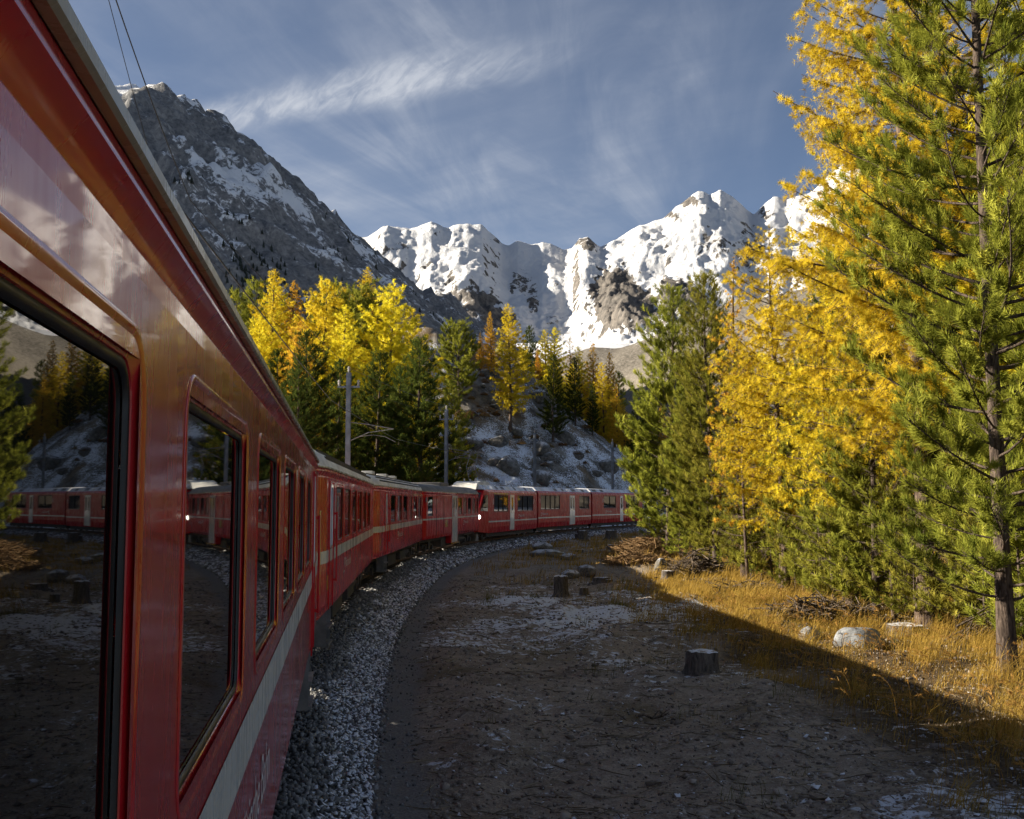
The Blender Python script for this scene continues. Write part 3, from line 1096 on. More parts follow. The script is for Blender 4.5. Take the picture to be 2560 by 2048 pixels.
def loft(mb, prof, stations):
    """stations: (y, inset); prof: (x, z), mirrored on the left"""
    full = [(x, z) for x, z in prof] + [(-x, z) for x, z in reversed(prof)]
    n = len(full)
    b = len(mb.v)
    for y, ins in stations:
        for x, z in full:
            mb.v.append((x - math.copysign(ins, x) if abs(x) > ins else x, y, z))
    for i in range(len(stations) - 1):
        for k in range(n - 1):
            mb.f.append((b + i * n + k, b + i * n + k + 1, b + (i + 1) * n + k + 1, b + (i + 1) * n + k))

def classic_coach(name, idx, label, windows, win_z, door_y, roof_mat, ribs, stripe=(1.73, 1.93), text_y=5.0, text_z=1.42, text_s=0.24, extras=None, taper=0.95, bottom=0.90, vents=(), proud=0.004, red=M_RED):
    L, hd = CARS[idx]
    p = PIV[idx]
    zr = float(rise(idx * 18.5 + 9)) + 0.0
    root = empty(name, (p[0], p[1], zr), -math.radians(hd))
    tag(root, label, 'train car', 'cars of the red train')
    y0, y1 = 0.32, L - 0.32
    hw = HALF_W
    ins = 0.13
    T0, T1 = y0 + taper, y1 - taper
    zw0, zw1 = 1.06, 3.075
    body = MB()
    holes = [(a, b, win_z[0] - 0.006, win_z[1] + 0.006) for a, b in windows]
    holes = [(a - 0.006, b + 0.006, c, d) for a, b, c, d in holes]
    cells(body, hw, [T0, T1], [zw0, zw1], holes)
    body.quad((-hw, T0, zw0), (-hw, T1, zw0), (-hw, T1, zw1), (-hw, T0, zw1))
    for sx in (1, -1):
        body.quad((sx * (hw - ins), y0, zw0), (sx * hw, T0, zw0), (sx * hw, T0, zw1), (sx * (hw - ins), y0, zw1))
        body.quad((sx * hw, T1, zw0), (sx * (hw - ins), y1, zw0), (sx * (hw - ins), y1, zw1), (sx * hw, T1, zw1))
    st = [(y0, ins), (T0, 0), (T1, 0), (y1, ins)]
    def band(prof):
        for sx in (1, -1):
            b = len(body.v)
            n = len(prof)
            for y, i_ in st:
                for x, z in prof:
                    body.v.append((sx * (x - i_), y, z))
            for i in range(3):
                for k in range(n - 1):
                    body.f.append((b + i * n + k, b + i * n + k + 1, b + (i + 1) * n + k + 1, b + (i + 1) * n + k))
    band([(hw - 0.045, bottom), (hw - 0.02, bottom + 0.05), (hw, zw0)])
    band([(hw, zw1), (hw, 3.116), (hw - 0.004, 3.123), (hw - 0.012, 3.127), (hw - 0.038, 3.130), (hw - 0.042, 3.142), (hw - 0.036, 3.160), (hw - 0.006, 3.200), (hw + 0.003, 3.210), (hw + 0.002, 3.220), (hw - 0.006, 3.236), (hw - 0.014, 3.262)])
    for y in (y0, y1):
        w = hw - ins
        body.add([(-w, y, bottom), (w, y, bottom), (w, y, 3.25), (w - 0.16, y, 3.48), (0.6, y, 3.64), (0, y, 3.70), (-0.6, y, 3.64), (-w + 0.16, y, 3.48), (-w, y, 3.25)], [(0, 1, 2, 3, 4, 5, 6, 7, 8)])
    body.quad((-hw + 0.05, y0 + 0.2, bottom + 0.002), (hw - 0.05, y0 + 0.2, bottom + 0.002), (hw - 0.05, y1 - 0.2, bottom + 0.002), (-hw + 0.05, y1 - 0.2, bottom + 0.002))
    # body panels keep their sharp folds
    body.build('body', red, root, smooth=28)
    # roof and cream gutter
    roof = MB()
    rp = [(hw - 0.002, 3.285), (hw - 0.05, 3.40), (hw - 0.13, 3.50), (hw - 0.30, 3.605), (hw - 0.55, 3.68), (hw - 0.95, 3.735), (0.0, 3.75)]
    rs = [(y0 - 0.06, ins), (T0, 0), (T1, 0), (y1 + 0.06, ins)]
    for sx in (1, -1):
        b = len(roof.v)
        for y, i_ in rs:
            for x, z in rp:
                roof.v.append((sx * max(0, x - i_ * (x > 0.5)), y, z))
        n = len(rp)
        for i in range(3):
            for k in range(n - 1):
                roof.f.append((b + i * n + k, b + i * n + k + 1, b + (i + 1) * n + k + 1, b + (i + 1) * n + k))
    rf = roof.build('roof', roof_mat, root, smooth=35)
    for rx, rz in ribs:
        m = MB()
        m.prism([(rx - 0.02, rz - 0.02), (rx + 0.02, rz - 0.02), (rx + 0.02, rz + 0.03), (rx - 0.02, rz + 0.03)], 'y', T0 + 0.6, T1 - 0.4)
        m.build('roof_rib', M_UNDER, rf)
    for vy in vents:
        m = MB()
        m.box(0.35, 0.75, vy - 0.30, vy + 0.30, 3.68, 3.84)
        m.build('roof_vent', M_ROOFL, rf, bevel=0.02)
    gut = MB()
    for sx in (1, -1):
        gp = [(hw - 0.012, 3.262), (hw + 0.006, 3.260), (hw + 0.014, 3.266), (hw + 0.014, 3.288), (hw + 0.008, 3.297), (hw - 0.012, 3.297)]
        b = len(gut.v)
        for y, i_ in rs:
            for x, z in gp:
                gut.v.append((sx * (x - i_), y, z))
        n = len(gp)
        for i in range(3):
            for k in range(n):
                gut.f.append((b + i * n + k, b + i * n + (k + 1) % n, b + (i + 1) * n + (k + 1) % n, b + (i + 1) * n + k))
    gut.build('gutter', M_CREAM, root)
    # stripe on the flank, following the tapered ends
    stp = MB()
    a, b_ = stripe
    e = 0.003
    for sx in (1, -1):
        P = [(y0, hw - ins), (T0, hw), (T1, hw), (y1, hw - ins)]
        for (ya, xa), (yb, xb) in zip(P[:-1], P[1:]):
            stp.quad((sx * (xa + e), ya, a), (sx * (xb + e), yb, a), (sx * (xb + e), yb, b_), (sx * (xa + e), ya, b_))
    stp.build('stripe', M_STRIPE, root)
    zc = (win_z[0] + win_z[1]) / 2
    for wa, wb in windows:
        add_window(root, (wa + wb) / 2, zc, wb - wa, win_z[1] - win_z[0], hw, red, proud=proud)
    for dy in door_y:
        # folding entrance door in the flank, cream framed light
        m = MB()
        m.box(hw + 0.001, hw + 0.020, dy - 0.40, dy - 0.385, 0.95, 3.05)
        m.box(hw + 0.001, hw + 0.020, dy + 0.385, dy + 0.40, 0.95, 3.05)
        m.box(hw + 0.001, hw + 0.020, dy - 0.40, dy + 0.40, 3.05, 3.07)
        d = m.build('door', M_RED, root)
        fr = sweep_ring(0.30, 0.98, 0.06, [(0.05, 0.002), (0.045, 0.018), (0.0, 0.018), (-0.004, 0.004)], 'door_frame', M_WHITE)
        fo = obj('door_frame', fr, d)
        fo.location = (hw, dy, 2.48)
        g = MB()
        pts = rrect(0.345, 0.985, 0.06)
        g.v.extend([(0, y, z) for y, z in pts])
        g.f.append(tuple(range(len(pts))))
        go = g.build('pane', M_GLASS, d)
        go.location = (hw + 0.006, dy, 2.48)
        h = MB()
        h.tube([(hw + 0.06, dy + 0.50, 1.35), (hw + 0.06, dy + 0.50, 2.55)], 0.016, 6)
        h.box(hw, hw + 0.06, dy + 0.49, dy + 0.51, 1.36, 1.40)
        h.box(hw, hw + 0.06, dy + 0.49, dy + 0.51, 2.50, 2.54)
        h.build('handrail', M_RED, d)
        s_ = MB()
        s_.box(hw - 0.30, hw + 0.02, dy - 0.38, dy + 0.38, 0.62, 0.66)
        s_.box(hw - 0.30, hw + 0.02, dy - 0.38, dy + 0.38, 0.34, 0.38)
        for k in (-0.40, 0.38):
            s_.box(hw - 0.28, hw - 0.02, dy + k, dy + k + 0.02, 0.34, 0.90)
        s_.build('step', M_STEEL, root)
    if text_y is not None:
        lettering(root, text_y, text_z, text_s, hw)
    for by in (3.0, L - 3.0):
        bogie(root, by)
    un = MB()
    un.box(-1.0, 1.0, 0.5, L - 0.5, 0.72, bottom)
    un.box(-1.05, 1.05, 6.0, 8.6, 0.36, 0.74)
    un.box(-1.10, 1.10, 9.6, 11.8, 0.42, 0.74)
    un.tube([(0.85, 12.3, 0.55), (0.85, 14.0, 0.55)], 0.18, 10)
    un.build('underframe', M_UNDER, root)
    # gangway bellows and buffers at both ends
    for ye, sg in ((y0, -1), (y1, 1)):
        m = MB()
        for k in range(4):
            ya = ye + sg * (0.02 + k * 0.085)
            m.box(-1.08, 1.08, min(ya, ya + sg * 0.06), max(ya, ya + sg * 0.06), 0.98, 3.05)  # wider than real bellows, to block sun leaking between the cars
        m.build('gangway', M_RUBBER, root)
        m = MB()
        m.box(-0.10, 0.10, min(ye, ye + sg * 0.32), max(ye, ye + sg * 0.32), 0.55, 0.75)
        m.build('coupler', M_UNDER, root)
    if extras:
        extras(root, hw)
    return root

# the carriage the picture is taken from: large windows, every one 2.06 m
W0 = [(1.15 + 1.8 + 2.06 * k - 0.73, 1.15 + 1.8 + 2.06 * k + 0.73) for k in range(-1, 6)]
def near_extras(root, hw):
    m = MB()
    m.box(hw + 0.001, hw + 0.012, 15.75, 15.85, 2.3, 2.9)
    m.build('class_sign', M_BLUE, root)
    m = MB()
    m.tube([(hw + 0.05, 16.35, 1.5), (hw + 0.05, 16.35, 2.6)], 0.016, 6)
    m.build('handrail', M_YELLOW, root)
classic_coach('passenger_carriage', 0, 'red carriage with large mirroring windows right beside the camera', W0, (2.055, 2.935), [15.0], M_ROOFL, [], text_y=5.6, text_z=1.38, text_s=0.30, extras=near_extras, bottom=0.95, proud=0.004, red=M_RED0)

W1 = [(3.2 + 2.1 * k, 3.2 + 2.1 * k + 1.60) for k in range(6)]
def signs(tri=True, yellow=None):
    def f(root, hw):
        m = MB()
        m.box(hw + 0.001, hw + 0.010, 1.52, 1.60, 1.28, 1.52)
        m.build('tail_sign', M_YELLOW, root)
        m = MB()
        m.box(hw + 0.001, hw + 0.008, 2.86, 2.92, 2.25, 2.85)
        m.build('number_plate', M_LETTER, root)
        m = MB()
        m.prism([(17.1, 2.95), (17.5, 2.95), (17.3, 2.55)], 'x', hw + 0.001, hw + 0.006)
        m.build('warning_triangle', M_YELLOW, root)
        if yellow:
            m = MB()
            m.box(hw + 0.001, hw + 0.008, yellow[0], yellow[1], yellow[2], yellow[3])
            m.build('first_class_band', M_YELLOW, root)
    return f
RIBS = [(1.235, 3.455), (1.10, 3.565), (0.78, 3.682)]
classic_coach('passenger_carriage', 1, 'red carriage with pale ribbed roof directly ahead of the nearest carriage', W1, (2.02, 2.99), [2.1], M_ROOFL, RIBS, text_y=5.6, text_z=1.42, text_s=0.27, extras=signs())
W2 = [(4.4 + 2.14 * k, 4.4 + 2.14 * k + 1.55) for k in range(6)]
classic_coach('passenger_carriage', 2, 'red carriage with yellow band above its windows and roof vents', W2, (2.02, 2.99), [3.1], M_ROOFL, RIBS, text_y=7.0, text_z=1.42, text_s=0.27, vents=(4.0, 8.0, 11.0), extras=signs(yellow=(12.6, 17.3, 3.02, 3.115)))

# third carriage: dark roof, luggage door, low white double door
def coach3(root, hw):
    m = MB()
    m.box(hw + 0.001, hw + 0.012, 3.22, 3.25, 1.02, 3.10)
    m.box(hw + 0.001, hw + 0.012, 5.33, 5.36, 1.02, 3.10)
    m.box(hw + 0.001, hw + 0.012, 3.22, 5.36, 3.10, 3.13 - 0.02)
    d = m.build('luggage_door', M_UNDER, root)
    w = add_window(d, 4.36, 2.5, 0.80, 0.85, hw + 0.002, M_RED, r=0.05)
    w.name = 'door_window'
    m = MB()
    m.box(hw + 0.001, hw + 0.006, 5.75, 6.55, 1.40, 1.78)
    m.build('bicycle_sign', M_YELLOW, root)
    # sunken double door reaching lower than the body
    m = MB()
    m.box(hw - 0.30, hw + 0.006, 7.55, 9.75, 0.48, 0.97)
    m.build('door_well', M_RED, root)
    for a in (7.85, 8.68):
        m = MB()
        m.box(hw + 0.008, hw + 0.045, a, a + 0.80, 0.52, 3.12)
        o = m.build('door', M_WHITE, root, bevel=0.01)
        g = MB()
        g.box(hw + 0.040, hw + 0.050, a + 0.22, a + 0.58, 1.95, 3.0)
        g.build('pane', M_GLASS, o)
    m = MB()
    m.box(hw + 0.002, hw + 0.10, 7.6, 9.7, 0.44, 0.50)
    m.build('step', M_YELLOW, root)
    m = MB()
    m.box(-0.9, 0.9, 6.6, 9.2, 3.66, 3.84)
    m.build('roof_equipment', M_ROOFD, root, bevel=0.03)
    m = MB()
    m.box(hw + 0.001, hw + 0.006, 0.4, 0.7, 2.75, 2.98)
    m.build('class_sign', M_BLUE, root)
W3 = [(0.86 + 0.1, 2.3)] + [(9.98 + 1.76 * k, 9.98 + 1.76 * k + 1.3) for k in range(4)] + [(17.0, 17.6)]
classic_coach('luggage_carriage', 3, 'red carriage with dark roof, luggage door and white double doors', W3, (2.05, 3.02), [], M_ROOFD, [], stripe=(1.84, 1.92), text_y=12.2, text_z=1.50, text_s=0.26, extras=coach3, taper=0.25)

# ------------------------------------------------------------------ three-part railcar
def railcar(idx, label, groups, doors, text_y, cab=False, tail=False):
    L, hd = CARS[idx]
    p = PIV[idx]
    zr = float(rise(idx * 17.5 + 12)) + 0.02
    root = empty('railcar', (p[0], p[1], zr), -math.radians(hd))
    tag(root, label, 'train car', 'cars of the red train')
    hw = HALF_W
    y0, y1 = (2.2 if cab else 0.25), L - (0.6 if tail else 0.25)
    zb, zt = 0.62, 3.38
    wz = (2.06, 3.20)
    body = MB()
    holes = [(a, b, wz[0], wz[1]) for a, b in groups]
    cells(body, hw, [y0, y1], [1.0, 3.25], holes)
    body.quad((-hw, y0, 1.0), (-hw, y1, 1.0), (-hw, y1, 3.25), (-hw, y0, 3.25))
    for sx in (1, -1):
        for (xa, za), (xb, zb_) in (((hw - 0.05, zb), (hw, 1.0)), ((hw, 3.25), (hw - 0.02, 3.40)), ((hw - 0.02, 3.40), (hw - 0.13, 3.56))):
            body.quad((sx * xa, y0, za), (sx * xa, y1, za), (sx * xb, y1, zb_), (sx * xb, y0, zb_))
    for y in ((y1,) if cab else (y0, y1)):
        body.add([(-hw + 0.05, y, zb), (hw - 0.05, y, zb), (hw, y, 1.0), (hw, y, 3.25), (hw - 0.13, y, 3.56), (-hw + 0.13, y, 3.56), (-hw, y, 3.25), (-hw, y, 1.0)], [tuple(range(8))])
    if tail:
        body.add([(-hw, y1, 3.4), (hw, y1, 3.4), (hw, y1, 0.7), (-hw, y1, 0.7), (-hw + 0.25, L, 2.0), (hw - 0.25, L, 2.0), (hw - 0.25, L, 0.8), (-hw + 0.25, L, 0.8)],
                 [(0, 1, 5, 4), (4, 5, 6, 7), (1, 2, 6, 5), (0, 4, 7, 3), (3, 7, 6, 2)])
    body.build('body', M_RED2, root, smooth=25)
    # faceted light metal roof with hatches
    roof = MB()
    rp = [(hw - 0.128, 3.562), (hw - 0.42, 3.86), (0.0, 3.92)]
    a, b_ = (y0 - 0.1 if not cab else 1.2), y1
    for sx in (1, -1):
        n0 = len(roof.v)
        for y in (a, b_):
            for x, z in rp:
                roof.v.append((sx * x, y, z))
        for k in range(2):
            roof.f.append((n0 + k, n0 + k + 1, n0 + 3 + k + 1, n0 + 3 + k))
    for y in (a, b_):
        roof.add([(hw - 0.128, y, 3.562), (hw - 0.42, y, 3.86), (0, y, 3.92), (-hw + 0.42, y, 3.86), (-hw + 0.128, y, 3.562)], [(0, 1, 2, 3, 4)])
    rf = roof.build('roof', M_ALU, root)
    r = random.Random(idx)
    sl = math.atan2(0.30, 0.292)
    yy = a + 1.2
    while yy < b_ - 1.2:
        w = r.choice((0.55, 0.8, 1.1))
        m = MB()
        m.box(-0.005, 0.012, -w / 2, w / 2, -0.15, 0.15)
        h = m.build('roof_hatch', r.choice((M_ROOFD, M_ROOFD, M_ROOFL, M_WHITE, M_ALU)), rf)
        h.location = (hw - 0.274, yy, 3.711)
        h.rotation_euler = (0, -(math.pi / 2 - sl), 0)
        yy += w + r.uniform(0.5, 1.7)
    e = 0.003
    st = MB()
    for sx in (1, -1):
        st.quad((sx * (hw + e), y0, 1.33), (sx * (hw + e), y1, 1.33), (sx * (hw + e), y1, 1.43), (sx * (hw + e), y0, 1.43))
    st.build('stripe', M_WHITE, root)
    for ga, gb in groups:
        n = max(1, round((gb - ga) / 1.45))
        w = (gb - ga) / n
        for k in range(n):
            add_window(root, ga + w * (k + 0.5), (wz[0] + wz[1]) / 2, w - 0.03, wz[1] - wz[0] - 0.02, hw, M_RUBBER, r=0.05, depth=0.03, proud=0.006)
    for da, db in doors:
        n = 2 if db - da > 1.3 else 1
        for k in range(n):
            wa = da + (db - da) / n * k + 0.01
            wb = da + (db - da) / n * (k + 1) - 0.01
            m = MB()
            m.box(hw - 0.02, hw + 0.03, wa, wb, 0.70, 3.24)
            d = m.build('door', M_WHITE, root, bevel=0.008)
            g = MB()
            c = (wa + wb) / 2
            q = min(0.22, (wb - wa) * 0.28)
            g.box(hw + 0.028, hw + 0.036, c - q, c + q, 1.95, 3.05)
            g.build('pane', M_GLASS, d)
    lettering(root, text_y, 1.62, 0.26, hw)
    if cab or tail:
        m = MB()
        ya, yb = (groups[0][0], groups[0][1]) if cab else (groups[-1][0], groups[-1][1])
        m.box(hw + 0.002, hw + 0.008, ya, yb, 3.24, 3.245)
        m.box(hw - 0.01, hw + 0.008, ya, yb, 3.25, 3.33)
        m.build('first_class_band', M_YELLOW, root)
    m = MB()
    for yy in (groups[0][0] - 0.25, groups[-1][1] + 0.25):
        m = MB()
        m.box(hw + 0.001, hw + 0.006, yy - 0.05, yy + 0.05, 2.55, 2.95)
        m.build('number_plate', M_LETTER, root)
    un = MB()
    un.box(-1.05, 1.05, y0 + 0.3, y1 - 0.3, 0.34, 0.63)
    un.build('underframe', M_UNDER, root)
    for by in (2.6, L - 2.6):
        bogie(root, by)
    m = MB()
    m.box(-hw + 0.12, hw - 0.12, -0.25, 0.25, 0.8, 3.5) if not cab else m.box(-hw + 0.12, hw - 0.12, L - 0.25, L + 0.25, 0.8, 3.5)
    m.build('gangway', M_RUBBER, root)
    if cab:
        # raked driving cab looking back along the train
        nose = MB()
        for sx in (1, -1):
            nose.add([(sx * hw, 2.2, 1.0), (sx * hw, 2.2, 3.25), (sx * (hw - 0.02), 2.2, 3.40), (sx * (hw - 0.13), 2.2, 3.56),
                      (sx * (hw - 0.10), 1.35, 3.50), (sx * (hw - 0.14), 0.25, 2.10), (sx * (hw - 0.14), 0.15, 0.75), (sx * hw, 2.2, 0.62)],
                     [(0, 1, 5), (1, 2, 4, 5), (2, 3, 4), (0, 5, 6), (0, 6, 7)])
        w = hw - 0.14
        nose.quad((-w, 0.25, 2.10), (w, 0.25, 2.10), (w, 0.15, 0.75), (-w, 0.15, 0.75))
        nose.quad((-hw + 0.10, 1.35, 3.50), (hw - 0.10, 1.35, 3.50), (hw - 0.13, 2.2, 3.56), (-hw + 0.13, 2.2, 3.56))
        nose.quad((-w, 0.25, 2.10), (w, 0.25, 2.10), (hw - 0.10, 1.35, 3.50), (-hw + 0.10, 1.35, 3.50))
        nose.build('cab', M_RED2, root)
        g = MB()
        g.add([(-w + 0.1, 0.262, 2.14), (w - 0.1, 0.262, 2.14), (hw - 0.25, 1.20, 3.335), (-hw + 0.25, 1.20, 3.335)], [(0, 1, 2, 3)])
        for v in range(4):
            x, y, z = g.v[v]
            g.v[v] = (x, y - 0.015, z + 0.015)
        g.build('windscreen', M_GLASS, root)
        g = MB()
        g.add([(hw - 0.115, 0.55, 2.12), (hw + 0.002, 2.0, 2.10), (hw + 0.002, 2.0, 3.20), (hw - 0.03, 1.35, 3.16)], [(0, 1, 2, 3)])
        for v in range(4):
            x, y, z = g.v[v]
            g.v[v] = (x + 0.018, y, z)
        g.build('side_window', M_GLASS, root)
        for sx in (1, -1):
            m = MB()
            m.tube([(sx * 1.17, 0.10, 1.72), (sx * 1.17, 0.16, 1.72), (sx * 1.17, 0.36, 1.72)], [0.11, 0.15, 0.15], 14)
            h = m.build('headlamp', M_LAMP, root)
        m = MB()
        m.tube([(0, 1.0, 3.46), (0, 1.08, 3.46)], 0.11, 12)
        m.build('headlamp', M_LAMP, root)
        m = MB()
        m.add([(hw - 0.09, 1.36, 3.53), (hw - 0.12, 2.2, 3.575), (hw - 0.40, 2.0, 3.88), (hw - 0.55, 1.5, 3.80)], [(0, 1, 2, 3)])
        m.build('roof_shoulder', M_BLUE, root)
        # snow plough
        m = MB()
        m.prism([(-0.35, 0.18), (0.45, 0.18), (0.25, 0.62), (-0.1, 0.62)], 'x', -1.15, 1.15)
        m.build('snow_plough', M_STEEL, root)
        # equipment fairing and pantograph
        m = MB()
        m.prism([(0.9, 3.55), (4.2, 3.90), (4.2, 4.02), (3.6, 4.12), (1.9, 4.12), (1.2, 3.98)], 'x', -0.85, 0.85)
        fo = m.build('roof_fairing', M_ROOFL, root, bevel=0.04)
        m = MB()
        pz = 4.12
        for sx in (-0.35, 0.35):
            m.tube([(sx, 3.3, pz), (sx * 0.9, 2.4, pz + 0.95)], 0.030, 6)
            m.tube([(sx * 0.9, 2.4, pz + 0.95), (sx * 0.8, 3.2, pz + 1.95)], 0.022, 6)
        m.tube([(-0.32, 2.4, pz + 0.95), (0.32, 2.4, pz + 0.95)], 0.022, 6)
        m.tube([(-0.75, 3.05, pz + 1.90), (-0.55, 3.05, pz + 2.02), (0.55, 3.05, pz + 2.02), (0.75, 3.05, pz + 1.90)], 0.028, 6)
        m.tube([(-0.75, 3.40, pz + 1.90), (-0.55, 3.40, pz + 2.02), (0.55, 3.40, pz + 2.02), (0.75, 3.40, pz + 1.90)], 0.028, 6)
        m.tube([(0, 3.05, pz + 2.0), (0, 3.40, pz + 2.0)], 0.025, 6)
        m.build('pantograph', M_STEEL, root)
        for yy in (2.2, 3.6):
            for sx in (-0.4, 0.4):
                m = MB()
                m.tube([(sx, yy, pz - 0.02), (sx, yy, pz + 0.18)], 0.06, 8)
                m.build('insulator', M_PORC, root)
    return root

railcar(4, 'red railcar with lit headlamp and raised pantograph behind the dark roofed carriage', [(3.6, 7.3), (10.1, 15.0)], [(7.85, 9.05)], 10.7, cab=True)
railcar(5, 'middle red railcar with one pair of white doors', [(0.9, 6.0), (11.9, 15.1)], [(8.85, 10.4)], 1.3)
railcar(6, 'last red railcar at the far end of the train', [(3.5, 7.1), (10.4, 14.4)], [(8.4, 9.35)], 4.4, tail=True)

# ------------------------------------------------------------------ overhead line
def mast(base, h, label, arm_dir, arm=True):
    root = empty('catenary_mast', base)
    tag(root, label, 'mast', 'overhead line masts')
    m = MB()
    w = 0.11
    t = 0.016
    m.box(-w, w, -w, -w + t, -0.8, h)
    m.box(-w, w, w - t, w, -0.8, h)
    m.box(-t / 2, t / 2, -w + t, w - t, -0.8, h)
    p = m.build('post', M_MAST, root)
    ang = math.atan2(arm_dir[1], arm_dir[0])
    root.rotation_euler = (0, 0, ang)
    c = MB()
    c.box(-0.55, 0.55, -0.05, 0.05, h - 0.75, h - 0.66)
    c.build('crossarm', M_MAST, root)
    for x in (-0.48, 0.0, 0.48):
        z = h - 0.66 if x else h
        i = MB()
        i.tube([(x, 0, z), (x, 0, z + 0.10), (x, 0, z + 0.14), (x, 0, z + 0.22), (x, 0, z + 0.30)], [0.025, 0.07, 0.045, 0.075, 0.03], 10)
        i.build('insulator', M_PORC, root, smooth=40)
    if arm:
        a = MB()
        L = 2.25
        a.tube([(0.1, 0, 6.95), (0.9, 0, 6.86), (L, 0, 6.62)], 0.028, 6)
        a.tube([(0.1, 0, 6.05), (1.0, 0, 6.45), (L, 0, 6.62)], 0.024, 6)
        a.tube([(0.5, 0, 6.24), (1.2, 0.0, 6.33), (1.8, 0, 6.25), (L + 0.1, 0, 5.98)], 0.018, 6)
        a.build('bracket_arm', M_STEEL, root)
    return root

MASTS = [(868, 52.8, 9.10), (1115, 78.0, 9.45), (1337, 97.0, 9.0), (1532, 118.0, 9.4)]
_lab = ['tall grey steel mast rising behind the pale ribbed roof carriages', 'steel mast behind the dark roofed luggage carriage', 'steel mast in front of the snow flecked hillside', 'slim mast farthest along the line beside the forest edge']
MAST_POS = []
for (u, Y, top), lb in zip(MASTS, _lab):
    P = at_depth(u, 1258, Y)
    s, l = track_sl(P[0], P[1])
    k = int(np.argmin(np.abs(TRK_S - s[0])))
    z0 = gz(P[0], P[1])
    mast((P[0], P[1], z0), top - z0, lb, TRK_N[k])
    MAST_POS.append((P[0], P[1], top))

def wire(pts, r, label, sag=0.0, n=10):
    out = []
    for a, b in zip(pts[:-1], pts[1:]):
        a = np.array(a)
        b = np.array(b)
        for k in range(n):
            t = k / n
            p = a + (b - a) * t
            p[2] -= 4 * sag * t * (1 - t)
            out.append(p)
    out.append(np.array(pts[-1]))
    m = MB()
    m.tube(out, r, 5)
    o = m.build('overhead_wire', M_WIRE)
    tag(o, label, 'wire', 'overhead wires')
    return o

def over_track(s, z, off=0.0):
    k = int(np.argmin(np.abs(TRK_S - s)))
    p = TRK[k] + TRK_T[k] * (s - TRK_S[k]) + TRK_N[k] * off
    return (p[0], p[1], z)

CW = [over_track(s, 5.72 + 0.0025 * max(s, 0) + float(rise(s)), o) for s, o in ((-18, 0.1), (8, -0.05), (33, 0.15), (54, -0.12), (79, 0.12), (99, -0.1), (122, 0.1), (145, 0.0))]
wire(CW, 0.011, 'contact wire running low along the middle of the track', 0.05)
FW = [over_track(-12, 10.1, -0.3)] + [over_track(15.6, 9.95, -1.62), over_track(24.6, 9.50, -2.22)] + [(x, y, z + 0.22) for x, y, z in MAST_POS]
wire(FW, 0.010, 'thicker dark feeder wire descending steeply at the top left', 0.10)
FW2 = [over_track(-12, 10.4, -0.4), over_track(16.2, 10.15, -1.85), over_track(24.6, 9.10, -2.7)] + [(x - 0.5, y, z - 0.42) for x, y, z in MAST_POS]
w_ = wire(FW2, 0.006, 'thinner feeder wire to the left of the other one', 0.08)

# ------------------------------------------------------------------ vegetation
def leaf_mat(name, cols, trans=0.35, var=0.25):
    """needles: colour from the tuft's own tint and the tree's own random value"""
    m = bpy.data.materials.new(name)
    m.use_nodes = True
    nt = m.node_tree
    nt.nodes.clear()
    g = NB(nt)
    out = g.n('ShaderNodeOutputMaterial')
    tint = g.attr('tint')
    c = g.mix(g.ramp(tint, 0.0, 0.55), cols[0], cols[1])
    c = g.mix(g.ramp(tint, 0.5, 1.0), c, cols[2])
    oi = g.n('ShaderNodeObjectInfo')
    hs = g.n('ShaderNodeHueSaturation')
    g.l(c, hs.inputs['Color'])
    g.l(g.ramp(oi.outputs['Random'], 0, 1, 0.488, 0.512), hs.inputs['Hue'])
    g.l(g.ramp(oi.outputs['Random'], 0, 1, 1 - var, 1 + var), hs.inputs['Value'])
    d = g.n('ShaderNodeBsdfDiffuse')
    t = g.n('ShaderNodeBsdfTranslucent')
    g.l(hs.outputs[0], d.inputs[0])
    g.l(hs.outputs[0], t.inputs[0])
    mx = g.n('ShaderNodeMixShader')
    mx.inputs[0].default_value = trans
    g.l(d.outputs[0], mx.inputs[1])
    g.l(t.outputs[0], mx.inputs[2])
    g.l(mx.outputs[0], out.inputs[0])
    return m

M_LARCH = leaf_mat('larch_needles_gold', [(0.46, 0.38, 0.030), (0.76, 0.62, 0.040), (0.90, 0.75, 0.08)], 0.46, 0.10)
M_LARCHO = leaf_mat('larch_needles_orange', [(0.46, 0.27, 0.03), (0.68, 0.40, 0.045), (0.78, 0.50, 0.08)], 0.46, 0.10)
M_PINE = leaf_mat('pine_needles', [(0.085, 0.105, 0.016), (0.25, 0.25, 0.036), (0.50, 0.46, 0.08)], 0.34, 0.14)
M_PINED = leaf_mat('dark_pine_needles', [(0.034, 0.050, 0.013), (0.075, 0.096, 0.020), (0.15, 0.165, 0.03)], 0.28, 0.16)
M_SHRUB = leaf_mat('rusty_shrub_leaves', [(0.13, 0.075, 0.035), (0.24, 0.14, 0.06), (0.34, 0.22, 0.10)], 0.3, 0.2)

def bark(name, c0, c1):
    m, nt, b = new_mat(name)
    g = NB(nt)
    co = g.coord('Object', (1, 1, 0.22))
    n1 = g.noise(co, 16.0, 4, 0.7, 0.8)
    g.l(g.mix(g.ramp(n1, 0.32, 0.68), c0, c1), b.inputs['Base Color'])
    b.inputs['Roughness'].default_value = 0.92
    b.inputs['Specular IOR Level'].default_value = 0.15
    g.l(g.bump(n1, 1.0, 0.05), b.inputs['Normal'])
    return m
M_BARKL = bark('larch_bark', (0.035, 0.022, 0.016), (0.17, 0.125, 0.095))
M_BARKP = bark('pine_bark', (0.030, 0.022, 0.018), (0.14, 0.105, 0.082))

